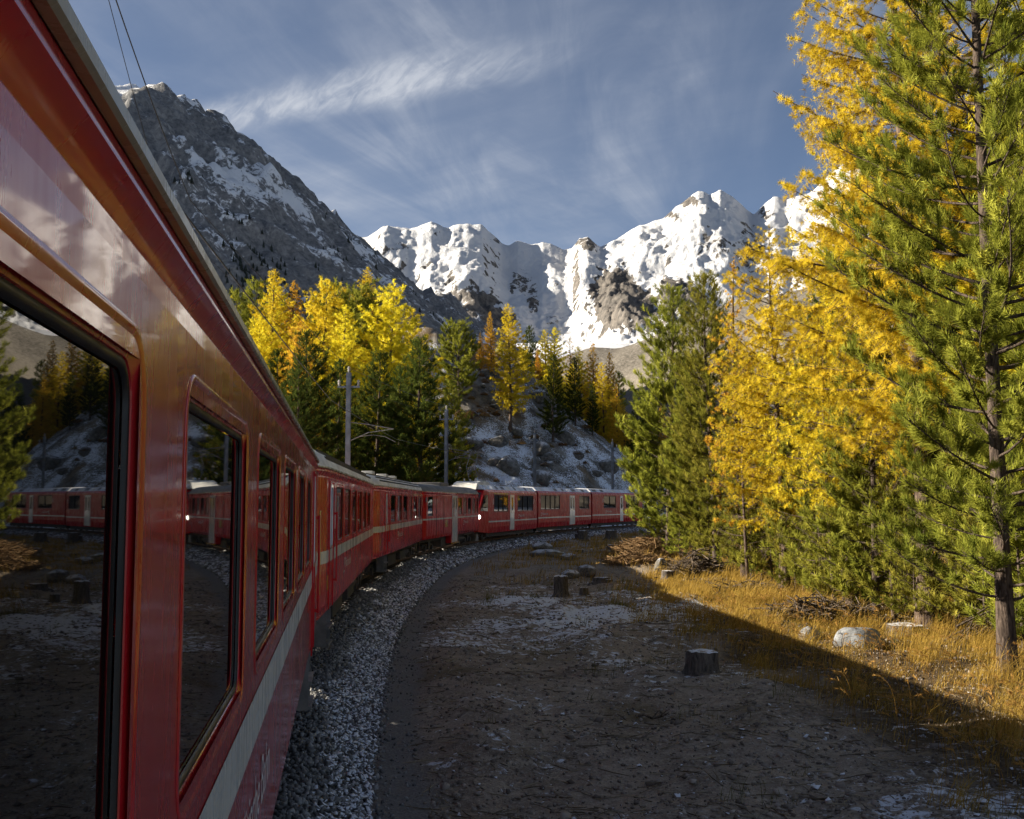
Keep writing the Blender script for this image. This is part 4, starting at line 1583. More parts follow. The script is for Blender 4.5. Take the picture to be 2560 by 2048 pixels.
def frames(ax):
    ax = ax / np.maximum(np.linalg.norm(ax, axis=1), 1e-9)[:, None]
    up = np.where(np.abs(ax[:, 2:3]) > 0.95, np.array([[1.0, 0, 0]]), np.array([[0, 0, 1.0]]))
    e1 = np.cross(ax, up)
    e1 /= np.maximum(np.linalg.norm(e1, axis=1), 1e-9)[:, None]
    e2 = np.cross(ax, e1)
    return ax, e1, e2

def stamp(tv, tf, pos, ax, sc, roll, r, jitter=0.0):
    """copies of a small template (its z along ax) joined into arrays"""
    a, e1, e2 = frames(ax)
    c, s = np.cos(roll)[:, None], np.sin(roll)[:, None]
    f1 = e1 * c + e2 * s
    f2 = e2 * c - e1 * s
    V = pos[:, None] + sc[:, None, None] * (tv[None, :, 0:1] * f1[:, None] + tv[None, :, 1:2] * f2[:, None] + tv[None, :, 2:3] * a[:, None])
    F = tf[None] + (np.arange(len(pos)) * len(tv))[:, None, None]
    return V.reshape(-1, 3), F.reshape(-1, 3)

def star_tuft(n, ln, wd, r, fwd=0.35):
    """short needles fanning out of a spur"""
    v, f = [], []
    for k in range(n):
        a = 2 * math.pi * (k + r.uniform(-0.3, 0.3)) / n
        e = fwd + r.uniform(-0.35, 0.35)
        d = np.array([math.cos(a), math.sin(a), e])
        d /= np.linalg.norm(d)
        p = np.array([-math.sin(a), math.cos(a), 0]) * wd / 2
        b = len(v)
        L = ln * r.uniform(0.75, 1.2)
        v += [d * L * 0.02 - p, d * L * 0.02 + p, d * L]
        f.append((b, b + 1, b + 2))
    return np.array(v), np.array(f)

def brush_tuft(n, ln, wd, axis_len, r):
    """long needles in a bottle-brush round a shoot"""
    v, f = [], []
    for k in range(n):
        a = k * 2.39996 + r.uniform(-0.3, 0.3)
        t = (k + 0.5) / n
        e = 0.45 + 0.9 * t + r.uniform(-0.15, 0.15)
        d = np.array([math.cos(a), math.sin(a), e])
        d /= np.linalg.norm(d)
        p = np.array([-math.sin(a), math.cos(a), 0]) * wd / 2
        o = np.array([0, 0, axis_len * t])
        L = ln * r.uniform(0.8, 1.15)
        b = len(v)
        v += [o - p, o + p, o + d * L]
        f.append((b, b + 1, b + 2))
    return np.array(v), np.array(f)

def tubes_np(paths, rads, ns):
    """many tapered tubes: paths (m,k,3), rads (m,k)"""
    m, k, _ = paths.shape
    d = np.gradient(paths, axis=1).reshape(-1, 3)
    a, e1, e2 = frames(d)
    ang = np.arange(ns) * 2 * math.pi / ns
    ring = e1[:, None] * np.cos(ang)[None, :, None] + e2[:, None] * np.sin(ang)[None, :, None]
    V = paths.reshape(-1, 1, 3) + ring * rads.reshape(-1, 1, 1)
    V = V.reshape(-1, 3)
    i = np.arange(m)[:, None, None] * k * ns + np.arange(k - 1)[None, :, None] * ns
    q = np.arange(ns)[None, None]
    q2 = (q + 1) % ns
    F = np.stack([i + q, i + q2, i + ns + q2, i + ns + q], -1).reshape(-1, 4)
    return V, F

def make_tree(kind, seed, H, R, c0, nb, sec_step, tuft_step, tsize, nneed, wd, trunk_r=None, twigs=True, power=0.85, lean=0.0, upturn=None, mats=None, tallgap=0.0, sparse=1.0, bfrom=None):
    """trunk and crown meshes of one conifer; real size in metres, foot at the origin"""
    r = np.random.default_rng(seed)
    rr = random.Random(seed)
    trunk_r = trunk_r or H * 0.013
    # trunk
    kk = 14
    tz = np.linspace(-0.6, H, kk)
    ph = r.uniform(0, 6.28, 2)
    swx = 0.010 * H * np.sin(tz / H * 4 + ph[0]) + lean * tz
    swy = 0.010 * H * np.sin(tz / H * 3 + ph[1])
    swx -= np.interp(0, tz, swx)
    swy -= np.interp(0, tz, swy)
    tp = np.stack([swx, swy, tz], 1)
    tr = trunk_r * np.clip((1 - np.clip(tz, 0, None) / H), 0.02, 1) ** 0.75
    tr[0] *= 1.5
    tr[1] *= 1.12
    def trunk_at(z):
        return np.stack([np.interp(z, tz, swx), np.interp(z, tz, swy), z], -1)
    # branches
    q = (np.arange(nb) + r.uniform(0, 1, nb)) / nb
    q = q ** 0.92
    z = H * (c0 + (0.985 - c0) * q)
    az = np.arange(nb) * 2.39996 + r.uniform(-0.5, 0.5, nb)
    shape = (1 - q) ** power
    low = 0.60 + 0.40 * np.clip(q / 0.14, 0, 1)
    Lb = R * (shape * low * r.uniform(0.62, 1.18, nb) + 0.05)
    Lb *= 1 + 0.18 * np.sin(az * 1.0 + seed)
    base = trunk_at(z)
    dirh = np.stack([np.cos(az), np.sin(az), np.zeros(nb)], 1)
    kb = 7
    t = np.linspace(0, 1, kb)
    if kind == 'larch':
        e0 = -0.22 + 0.75 * q + r.uniform(-0.12, 0.12, nb)
        up = 0.20 + r.uniform(-0.05, 0.12, nb)
    else:
        e0 = 0.02 + 0.55 * q + r.uniform(-0.12, 0.12, nb)
        up = (0.34 if upturn is None else upturn) + r.uniform(-0.08, 0.10, nb)
    bend = r.uniform(-0.25, 0.25, nb)
    side = np.stack([-dirh[:, 1], dirh[:, 0], np.zeros(nb)], 1)
    P = base[:, None] + Lb[:, None, None] * (dirh[:, None] * t[None, :, None] + side[:, None] * (bend[:, None] * t[None] ** 2)[..., None])
    P[..., 2] += Lb[:, None] * (e0[:, None] * t[None] + up[:, None] * t[None] ** 2)
    brad = np.clip(0.011 * Lb[:, None], 0.006, None) * (1 - 0.85 * t[None]) + 0.003
    wv, wf = tubes_np(tp[None], tr[None], 10)
    bv, bf = tubes_np(P, brad, 4)
    WV = [wv, bv]
    WF = [wf, bf + len(wv)]
    # side shoots
    cnt = np.maximum(2, (Lb / sec_step * 2).astype(int))
    bi = np.repeat(np.arange(nb), cnt)
    n = len(bi)
    ts = r.uniform(0.14 if kind == 'larch' else 0.25, 1.0, n)
    if bfrom:
        ts = bfrom + (1 - bfrom) * r.random(n) ** 0.8
    x = ts * (kb - 1)
    i0 = np.clip(x.astype(int), 0, kb - 2)
    fr = (x - i0)[:, None]
    O = P[bi, i0] * (1 - fr) + P[bi, i0 + 1] * fr
    D = P[bi, i0 + 1] - P[bi, i0]
    D /= np.linalg.norm(D, axis=1)[:, None]
    sgn = r.choice([-1, 1], n)[:, None]
    S = side[bi] * sgn
    if kind == 'larch':
        w = r.uniform(0.4, 1.0, n)[:, None]
        sd = D * r.uniform(0.3, 0.9, n)[:, None] + S * w + np.array([[0, 0, 1.0]]) * r.uniform(-0.75, 0.10, n)[:, None]
        sl = (0.22 + 0.58 * r.random(n)) * (1.15 - 0.55 * ts) * np.clip(Lb[bi] / 2.0, 0.35, 1.25)
        droop = r.uniform(0.10, 0.80, n)
    else:
        w = r.uniform(0.15, 0.85, n)[:, None]
        sd = D * r.uniform(0.5, 1.0, n)[:, None] + S * w + np.array([[0, 0, 1.0]]) * r.uniform(-0.10, 0.55, n)[:, None]
        sl = (0.20 + 0.42 * r.random(n)) * (1.1 - 0.55 * ts) * np.clip(Lb[bi] / 1.8, 0.4, 1.3)
        droop = r.uniform(-0.35, 0.05, n)
    sd /= np.linalg.norm(sd, axis=1)[:, None]
    if twigs:
        mid = O + sd * (sl * 0.5)[:, None]
        mid[:, 2] -= droop * sl * 0.25
        end = O + sd * sl[:, None]
        end[:, 2] -= droop * sl
        tw = np.stack([O, end], 1)
        tvv, tff = tubes_np(tw, np.repeat(np.array([[0.007, 0.002]]), n, 0), 3)
        WF.append(tff + sum(len(a) for a in WV))
        WV.append(tvv)
    # tufts along the shoots
    tc = np.maximum(1, (sl / tuft_step).astype(int))
    si = np.repeat(np.arange(n), tc)
    m = len(si)
    if kind == 'larch':
        tt = r.uniform(0.02, 1.0, m)
    else:
        tt = 0.30 + 0.70 * r.random(m) ** 0.7
    pos = O[si] + sd[si] * (sl[si] * tt)[:, None]
    pos[:, 2] -= droop[si] * sl[si] * tt ** 2
    pos += r.normal(0, tsize * 0.10, (m, 3))
    ax = sd[si].copy()
    ax[:, 2] -= droop[si] * tt * 1.6
    if kind == 'larch':
        ax = ax + r.normal(0, 0.35, (m, 3))
    else:
        ax = ax + r.normal(0, 0.22, (m, 3)) + np.array([[0, 0, 0.30]])
    # leader at the very top
    lead = trunk_at(H * r.uniform(0.93, 1.0, 14))
    pos = np.concatenate([pos, lead])
    ax = np.concatenate([ax, r.normal(0, 0.3, (14, 3)) + np.array([[0, 0, 1.0]])])
    m2 = len(pos)
    if sparse < 1:
        kp = r.random(m2) < sparse
        pos, ax = pos[kp], ax[kp]
        si = np.concatenate([si, np.zeros(14, int)])[kp]
        m2 = len(pos)
    else:
        si = np.concatenate([si, np.zeros(14, int)])
    if kind == 'larch':
        tv, tf = star_tuft(nneed, tsize, wd, rr)
    else:
        tv, tf = brush_tuft(nneed, tsize, wd, tsize * 0.9, rr)
    sc = r.uniform(0.75, 1.25, m2)
    V, Fc = stamp(tv, tf, pos, ax, sc, r.uniform(0, 6.28, m2), r)
    shoot_t = r.random(n)
    clump = r.random(nb)
    tint = 0.40 * r.random(m2) + 0.30 * shoot_t[si] + 0.30 * clump[bi[si]]
    tint = np.repeat(np.clip(tint, 0, 1), len(tv))
    wood = mesh_np('trunk', np.concatenate(WV), np.concatenate(WF), M_BARKL if kind == 'larch' else M_BARKP, True)
    crown = mesh_np('crown', V, Fc, M_LARCH if kind == 'larch' else M_PINE, False, {'tint': tint})
    return wood, crown, H

PROTO = {}
def proto(key, *a, **k):
    PROTO[key] = make_tree(*a, **k)
    return PROTO[key]

GOLD, ORANGE = (M_BARKL, M_LARCH), (M_BARKL, M_LARCHO)
GREEN, DARK = (M_BARKP, M_PINE), (M_BARKP, M_PINED)
# close trees at the right: fine needles
proto('larch_close', 'larch', 21, 20.0, 4.1, 0.20, 165, 0.13, 0.076, 0.118, 10, 0.0150, trunk_r=0.25, power=0.60)
proto('larch_near', 'larch', 27, 17.0, 3.4, 0.20, 125, 0.155, 0.070, 0.120, 8, 0.021, trunk_r=0.18, power=0.64)
proto('pine_close', 'pine', 33, 19.0, 3.1, 0.06, 170, 0.16, 0.098, 0.150, 20, 0.0170, trunk_r=0.14, power=0.48)
proto('pine_near', 'pine', 35, 14.0, 2.6, 0.04, 155, 0.17, 0.10, 0.185, 11, 0.036, trunk_r=0.15, power=0.60)
proto('pine_near2', 'pine', 39, 12.0, 2.3, 0.04, 130, 0.17, 0.085, 0.175, 11, 0.032, trunk_r=0.13, power=0.68)
proto('pine_full', 'pine', 47, 14.0, 2.5, 0.05, 170, 0.155, 0.10, 0.19, 10, 0.036, trunk_r=0.15, power=0.52)
proto('sapling', 'pine', 43, 4.2, 1.3, 0.04, 60, 0.15, 0.09, 0.14, 12, 0.023, trunk_r=0.045, power=0.65)
proto('snag', 'larch', 49, 11.0, 1.6, 0.12, 60, 0.22, 0.30, 0.06, 5, 0.014, trunk_r=0.085, power=0.35, sparse=0.05)
# farther trees: coarser tufts
proto('larch_mid', 'larch', 51, 18.0, 4.0, 0.16, 125, 0.20, 0.12, 0.20, 8, 0.055, power=0.58, twigs=False)
proto('larch_mid2', 'larch', 53, 18.0, 3.4, 0.18, 118, 0.20, 0.12, 0.20, 8, 0.055, power=0.70, twigs=False)
proto('larch_orange', 'larch', 57, 16.0, 2.7, 0.10, 120, 0.18, 0.085, 0.17, 6, 0.068, power=0.85, twigs=False)
proto('larch_thin', 'larch', 58, 15.0, 2.2, 0.16, 66, 0.20, 0.10, 0.14, 6, 0.045, power=0.8, twigs=True)
proto('pine_mid', 'pine', 61, 16.0, 2.8, 0.04, 130, 0.22, 0.12, 0.28, 8, 0.070, power=0.58, twigs=False)
proto('pine_mid2', 'pine', 63, 14.0, 2.4, 0.05, 120, 0.22, 0.12, 0.27, 8, 0.070, power=0.68, twigs=False)
proto('pine_round', 'pine', 67, 11.0, 2.9, 0.20, 90, 0.22, 0.12, 0.27, 8, 0.070, power=0.40, twigs=False)
PM = {'larch': GOLD, 'pine': GREEN}
_crown_cache = {}
N_TREE = [0]

def tree(key, x, y, h, label, name, group=None, mats=None, rz=None, wide=1.0, z=None):
    wood, crown, H = PROTO[key]
    mats = mats or (GOLD if key.startswith('larch') else GREEN)
    s = h / H
    zz = gz(x, y) if z is None else z
    N_TREE[0] += 1
    e = empty(name, (x, y, zz), rz if rz is not None else (N_TREE[0] * 2.399) % 6.283)
    e.scale = (s * wide, s * wide, s)
    tag(e, label, 'tree', group)
    obj('trunk', wood, e)
    c = obj('crown', crown, e)
    c.material_slots[0].link = 'OBJECT'
    c.material_slots[0].material = mats[1]
    return e

def tree_px(key, u, vtop, Y, label, name, **k):
    """a tree at depth Y whose tip shows at (u, vtop)"""
    P = at_depth(u, vtop, Y)
    z = gz(P[0], P[1])
    return tree(key, P[0], P[1], P[2] - z, label, name, z=z, **k)

# --- the forest on the right of the clearing, nearest trees first
def tree_base(key, u, vb, h, label, name, **k):
    P = hit(u, vb)
    return tree(key, P[0], P[1], h, label, name, z=P[2] - 0.05, **k)

tree_base('pine_close', 2520, 1690, 19.5, 'tall dark green stone pine at the right edge of the picture', 'stone_pine', rz=0.4)
tree_base('larch_close', 2322, 1572, 20.5, 'huge golden larch with a thick trunk beside the stone pine at the right edge', 'larch_tree', rz=2.0)
tree_base('larch_near', 2130, 1520, 15.0, 'golden larch standing left of the huge larch', 'larch_tree', rz=1.1)
tree_base('larch_near', 1965, 1482, 12.6, 'golden larch with a thin straight bare lower trunk', 'larch_tree', rz=3.3)
tree_base('larch_thin', 1864, 1448, 12.6, 'slender orange larch rising behind the two green pines', 'larch_tree', mats=ORANGE, rz=0.3)
tree_base('pine_full', 1790, 1425, 13.8, 'green stone pine with a visible trunk, right one of the pair beside the clearing', 'stone_pine', rz=2.5)
tree_base('pine_full', 1672, 1388, 15.6, 'leftmost bright green stone pine of the forest on the right', 'stone_pine', rz=5.1)
tree_base('pine_near2', 2190, 1540, 9.5, 'half grown green pine under the golden larches', 'stone_pine', rz=0.9)
tree_base('pine_near2', 2060, 1498, 9.0, 'bushy green pine behind the thin bare larch trunk', 'stone_pine', rz=4.0)
tree_base('pine_full', 1880, 1455, 8.8, 'green pine right of the pair beside the clearing', 'stone_pine', rz=1.3)
tree_base('pine_near', 2440, 1560, 13.0, 'dark pine between the huge larch and the stone pine at the right edge', 'stone_pine', mats=DARK, rz=3.9)
tree_base('pine_full', 1735, 1395, 10.5, 'pale green pine between the pair of stone pines', 'stone_pine', rz=2.9)
tree_base('pine_near2', 2620, 1600, 12.0, 'pine partly outside the picture at its right edge', 'stone_pine', rz=2.2)
tree_base('larch_near', 2680, 1560, 18.0, 'golden larch showing behind the stone pine at the right edge', 'larch_tree', rz=4.4)
ORD = 'first second third fourth fifth sixth seventh eighth ninth tenth eleventh twelfth thirteenth fourteenth fifteenth sixteenth'.split()
SAPL = [(1640, 1372, 3.6), (1700, 1400, 2.8), (1835, 1440, 3.2), (1905, 1462, 3.6), (1990, 1490, 3.4), (2050, 1505, 4.4), (2110, 1528, 3.4), (2170, 1535, 4.6), (2240, 1552, 3.8), (2290, 1565, 2.6), (2390, 1580, 4.2), (2465, 1600, 4.0), (2560, 1640, 4.4), (2020, 1480, 5.0), (1930, 1460, 4.6), (1775, 1418, 3.6)]
for u, vb, h in SAPL:
    tree_base('sapling', u, vb - 3, h, 'young bright green pine, %s from the left along the forest edge' % ORD[sorted(SAPL).index((u, vb, h))], 'pine_sapling', group='young pines along the forest edge')

for (u, vb, h, lb) in [(1870, 1462, 9.0, 'slim dead trunk with dry twigs right of the pair of green pines'), (1953, 1478, 10.5, 'straight pale bare trunk standing in front of the green thicket'), (2012, 1492, 8.0, 'dead twiggy trunk right of the pale bare trunk'),
                       (2085, 1512, 9.0, 'dead twiggy trunk under the golden larch left of the huge larch'), (2165, 1535, 8.0, 'dark dead trunk left of the huge larch'), (2235, 1548, 7.5, 'dead twiggy trunk just left of the huge larch'), (2400, 1575, 9.0, 'dead trunk between the huge larch and the dark pine')]:
    tree_base('snag', u, vb, h, lb, 'dead_tree', mats=(M_BARKL, M_LARCHO))

rf = np.random.default_rng(77)
placed = []
def filler(n, xr, yr, keep, kinds, gap, label_of, group):
    k = 0
    tries = 0
    while k < n and tries < 4000:
        tries += 1
        x = rf.uniform(*xr)
        y = rf.uniform(*yr)
        if not keep(x, y) or any((x - a) ** 2 + (y - b) ** 2 < gap * gap for a, b in placed):
            continue
        placed.append((x, y))
        key, mats, h0, h1, nm = kinds[int(rf.integers(len(kinds)))]
        tree(key, x, y, float(rf.uniform(h0, h1)), label_of(nm), nm, group=group, mats=mats, wide=float(rf.uniform(0.9, 1.2)))
        k += 1

def right_wood(x, y):
    # behind the first row: to the right of the line from the far pines to the near stone pine
    edge = np.interp(y, [15, 26, 40, 70, 110], [11.5, 12.5, 12.5, 13.5, 24])
    return x > edge
filler(60, (10, 46), (16, 105), right_wood,
       [('larch_mid', GOLD, 13, 18, 'larch_tree'), ('larch_mid2', GOLD, 12, 17, 'larch_tree'), ('pine_mid', GREEN, 10, 15, 'stone_pine'), ('pine_mid2', DARK, 9, 14, 'stone_pine'), ('pine_mid', DARK, 10, 15, 'stone_pine')], 2.6,
       lambda nm: {'larch_tree': 'golden larch deep in the forest on the right', 'stone_pine': 'green pine deep in the forest on the right'}[nm], 'trees deep in the right forest')

# --- the wood behind the train on the left and on the knoll
LEFT = [
    ('larch_mid2', 690, 676, 118, GOLD, 'pointed golden larch highest above the nearest carriage'),
    ('pine_mid', 632, 700, 122, GREEN, 'sunlit green pine left of the pointed golden larch'),
    ('pine_mid2', 590, 730, 112, GREEN, 'green pine nearest the carriage roof line'),
    ('larch_mid', 560, 730, 124, GOLD, 'golden larch half hidden by the carriage roof'),
    ('larch_orange', 728, 702, 122, ORANGE, 'narrow orange larch between two golden larches'),
    ('larch_mid', 806, 696, 98, GOLD, 'broad golden larch above the tall mast'),
    ('larch_mid2', 852, 762, 94, GOLD, 'golden larch with a bare dark trunk right of the broad one'),
    ('pine_round', 893, 735, 118, GREEN, 'round topped green pine between the two broad larches'),
    ('larch_mid', 982, 704, 100, GOLD, 'broad golden larch with dark straight trunk in the middle of the wood'),
    ('larch_orange', 930, 735, 120, ORANGE, 'orange larch top left of the middle golden larch'),
    ('larch_mid2', 1042, 770, 112, GOLD, 'golden larch right of the middle one'),
    ('larch_mid2', 742, 800, 92, ORANGE, 'low orange larch in front of the golden row'),
    ('larch_mid', 650, 790, 96, GOLD, 'golden larch just above the carriage roof'),
    ('pine_mid', 772, 832, 76, DARK, 'dark pine left of the tall mast'),
    ('pine_mid', 940, 880, 82, DARK, 'dark pine just right of the tall mast'),
    ('pine_mid', 1062, 845, 80, DARK, 'dark pine with pointed top left of the knoll'),
    ('pine_mid2', 700, 880, 80, DARK, 'dark pine low against the carriage roof'),
    ('pine_mid2', 845, 905, 84, DARK, 'short dark pine behind the tall mast'),
    ('pine_mid2', 1005, 920, 86, DARK, 'short dark pine behind the second mast'),
    ('pine_mid2', 1130, 960, 92, GREEN, 'young green pine at the left foot of the knoll'),
    ('pine_round', 1150, 812, 138, GREEN, 'small round pine standing on the rocky knoll'),
    ('larch_orange', 1228, 778, 150, ORANGE, 'tall pointed orange larch on the knoll'),
    ('larch_orange', 1200, 830, 150, ORANGE, 'shorter orange larch beside the pointed one'),
    ('larch_mid2', 1276, 758, 138, GOLD, 'tall golden larch with dark trunk on the knoll'),
    ('pine_mid2', 1325, 818, 172, DARK, 'dark pine behind the tall larch on the knoll'),
    ('larch_mid2', 1362, 822, 172, GOLD, 'golden larch right of the dark pine on the knoll'),
    ('larch_mid2', 1390, 818, 172, GOLD, 'golden larch with a narrow top on the knoll'),
    ('larch_thin', 1420, 842, 172, ORANGE, 'thin half bare larch on the knoll'),
    ('larch_mid2', 1450, 865, 172, GOLD, 'small golden larch on the right flank of the knoll'),
    ('larch_orange', 1488, 858, 172, ORANGE, 'orange larch on the right flank of the knoll'),
    ('larch_orange', 1520, 880, 172, ORANGE, 'lower orange larch at the right end of the knoll row'),
    ('larch_mid2', 1180, 842, 160, GOLD, 'golden larch behind the small round pine on the knoll'),
    ('larch_mid2', 1250, 845, 165, GOLD, 'golden larch squeezed between the orange and the tall golden larch'),
    ('larch_mid2', 1305, 862, 168, GOLD, 'golden larch filling the gap right of the tall golden larch'),
    ('larch_orange', 1345, 870, 160, ORANGE, 'orange larch low beside the dark pine on the knoll'),
    ('larch_mid2', 1430, 905, 165, GOLD, 'broad golden larch low on the right flank of the knoll'),
    ('larch_mid2', 1508, 905, 168, GOLD, 'golden larch among the orange ones at the right flank'),
    ('larch_orange', 1545, 960, 165, ORANGE, 'low orange larch right of the golden one at the right flank'),
    ('pine_mid2', 1382, 890, 140, DARK, 'dark pine low on the snowy face of the knoll'),
    ('pine_mid2', 1438, 895, 148, DARK, 'dark pine below the small golden larch'),
    ('pine_mid2', 1480, 960, 150, DARK, 'dark pine under the orange larches'),
    ('pine_mid2', 1545, 932, 172, GREEN, 'green pine at the far right of the knoll'),
    ('pine_mid', 1590, 985, 158, DARK, 'dark pine behind the last railcar'),
    ('pine_mid', 1625, 1010, 150, DARK, 'dark pine between the last railcar and the forest on the right'),
    ('larch_mid2', 1560, 1010, 160, ORANGE, 'dull orange larch above the last railcar'),
]
for key, u, vt, Y, mats, lab in LEFT:
    P = at_depth(u, vt, Y)
    placed.append((P[0], P[1]))
    tree_px(key, u, vt, Y, lab, 'larch_tree' if key.startswith('larch') else 'stone_pine', mats=mats, wide=1.15 if Y < 130 else 1.05)

def left_wood(x, y):
    s, l = track_sl(x, y)
    return l[0] < -9 and x < -0.16 * y + 4 and x > -0.42 * y - 14
filler(80, (-75, -4), (70, 185), left_wood,
       [('larch_mid', GOLD, 12, 16, 'larch_tree'), ('larch_mid2', GOLD, 11, 15, 'larch_tree'), ('larch_orange', ORANGE, 10, 14, 'larch_tree'), ('pine_mid', DARK, 9, 13, 'stone_pine'), ('pine_mid2', DARK, 8, 12, 'stone_pine'), ('pine_mid2', GREEN, 8, 12, 'stone_pine')], 3.0,
       lambda nm: {'larch_tree': 'golden larch within the wood behind the train', 'stone_pine': 'dark pine within the wood behind the train'}[nm], 'trees filling the left wood')
def far_right(x, y):
    s, l = track_sl(x, y)
    return l[0] < -7 and x > 16
filler(22, (16, 70), (140, 230), far_right,
       [('pine_mid', DARK, 10, 15, 'stone_pine'), ('pine_mid2', DARK, 9, 14, 'stone_pine'), ('larch_mid2', ORANGE, 10, 14, 'larch_tree')], 3.0,
       lambda nm: {'larch_tree': 'dull orange larch in the dark wood past the knoll', 'stone_pine': 'dark pine in the dark wood past the knoll'}[nm], 'trees past the knoll')

# --- knoll shrubs
def shrub_mesh(seed, n, size):
    r = np.random.default_rng(seed)
    rr = random.Random(seed)
    tv, tf = star_tuft(5, 0.10, 0.05, rr, 0.6)
    a = r.uniform(0, 6.28, n)
    rad = np.sqrt(r.random(n))
    h = (1 - rad ** 2) * r.random(n)
    pos = np.stack([rad * np.cos(a), rad * np.sin(a), 0.03 + 0.75 * h], 1) * size
    ax = r.normal(0, 0.5, (n, 3)) + np.array([[0, 0, 1.0]])
    V, Fc = stamp(tv, tf, pos, ax, r.uniform(0.8, 1.5, n), r.uniform(0, 6.28, n), r)
    return mesh_np('shrub', V, Fc, M_SHRUB, False, {'tint': np.repeat(r.random(n), len(tv))})
SHR = [shrub_mesh(3, 800, 1.1), shrub_mesh(4, 700, 0.9)]
rs = np.random.default_rng(15)
for i in range(60):
    u = rs.uniform(1080, 1560)
    v = rs.uniform(960, 1215) if i > 22 else rs.uniform(930, 1070)
    if i <= 22:
        u = rs.uniform(1110, 1260)
    P = hit(u, v, 260)
    if P[1] > 220 or P[1] < 100:
        continue
    o = obj('shrub', SHR[i % 2])
    o.location = P - np.array([0, 0, 0.05])
    k = rs.uniform(0.35, 0.9)
    o.scale = (k * rs.uniform(0.7, 1.4), k * rs.uniform(0.7, 1.2), k * 1.1)
    o.rotation_euler = (0, 0, rs.uniform(0, 6.28))
    tag(o, 'low rusty brown shrub on the snow flecked knoll', 'shrub', 'rusty shrubs on the knoll')

# ------------------------------------------------------------------ loose stones, grass, stumps
def stone_mat(name, dark, light, snow=True):
    m, nt, b = new_mat(name)
    g = NB(nt)
    tint = g.attr('tint')
    col = g.mix(tint, dark, light)
    n = g.noise(g.pos(), 60.0, 3, 0.6)
    col = g.mix(g.ramp(n, 0.4, 0.75, 0, 0.35), col, (0.20, 0.19, 0.18))
    if snow:
        geo = g.n('ShaderNodeNewGeometry')
        sp = g.n('ShaderNodeSeparateXYZ')
        g.l(geo.outputs['True Normal'], sp.inputs[0])
        a = g.math('MULTIPLY', g.attr('snow'), g.ramp(sp.outputs[2], 0.25, 0.75))
        col = g.mix(g.ramp(a, 0.30, 0.55), col, (0.66, 0.69, 0.74))
    g.l(col, b.inputs['Base Color'])
    b.inputs['Roughness'].default_value = 0.85
    b.inputs['Specular IOR Level'].default_value = 0.25
    return m

CUBE_V = np.array([(-1, -1, -1), (1, -1, -1), (1, 1, -1), (-1, 1, -1), (-1, -1, 1), (1, -1, 1), (1, 1, 1), (-1, 1, 1)], float) * 0.62
CUBE_F = np.array([(0, 2, 1), (0, 3, 2), (4, 5, 6), (4, 6, 7), (0, 1, 5), (0, 5, 4), (1, 2, 6), (1, 6, 5), (2, 3, 7), (2, 7, 6), (3, 0, 4), (3, 4, 7)])

def rand_rot(n, r):
    q = r.normal(size=(n, 4))
    q /= np.linalg.norm(q, axis=1)[:, None]
    w, x, y, z = q.T
    return np.stack([np.stack([1 - 2 * (y * y + z * z), 2 * (x * y - z * w), 2 * (x * z + y * w)], 1),
                     np.stack([2 * (x * y + z * w), 1 - 2 * (x * x + z * z), 2 * (y * z - x * w)], 1),
                     np.stack([2 * (x * z - y * w), 2 * (y * z + x * w), 1 - 2 * (x * x + y * y)], 1)], 1)

def stones(name, P, size, r, mat, snow, flat=1.0):
    n = len(P)
    T = CUBE_V[None] * r.uniform(0.55, 1.35, (n, 8, 1)) * size[:, None, None] * r.uniform(0.6, 1.2, (n, 1, 3))
    R = rand_rot(n, r)
    V = np.einsum('nij,nkj->nki', R, T)
    V[..., 2] *= flat
    V += P[:, None]
    F = (CUBE_F[None] + (np.arange(n) * 8)[:, None, None]).reshape(-1, 3)
    return mesh_np(name, V.reshape(-1, 3), F, mat, False, {'tint': np.repeat(r.random(n) ** 1.5, 8), 'snow': np.repeat(snow, 8)})

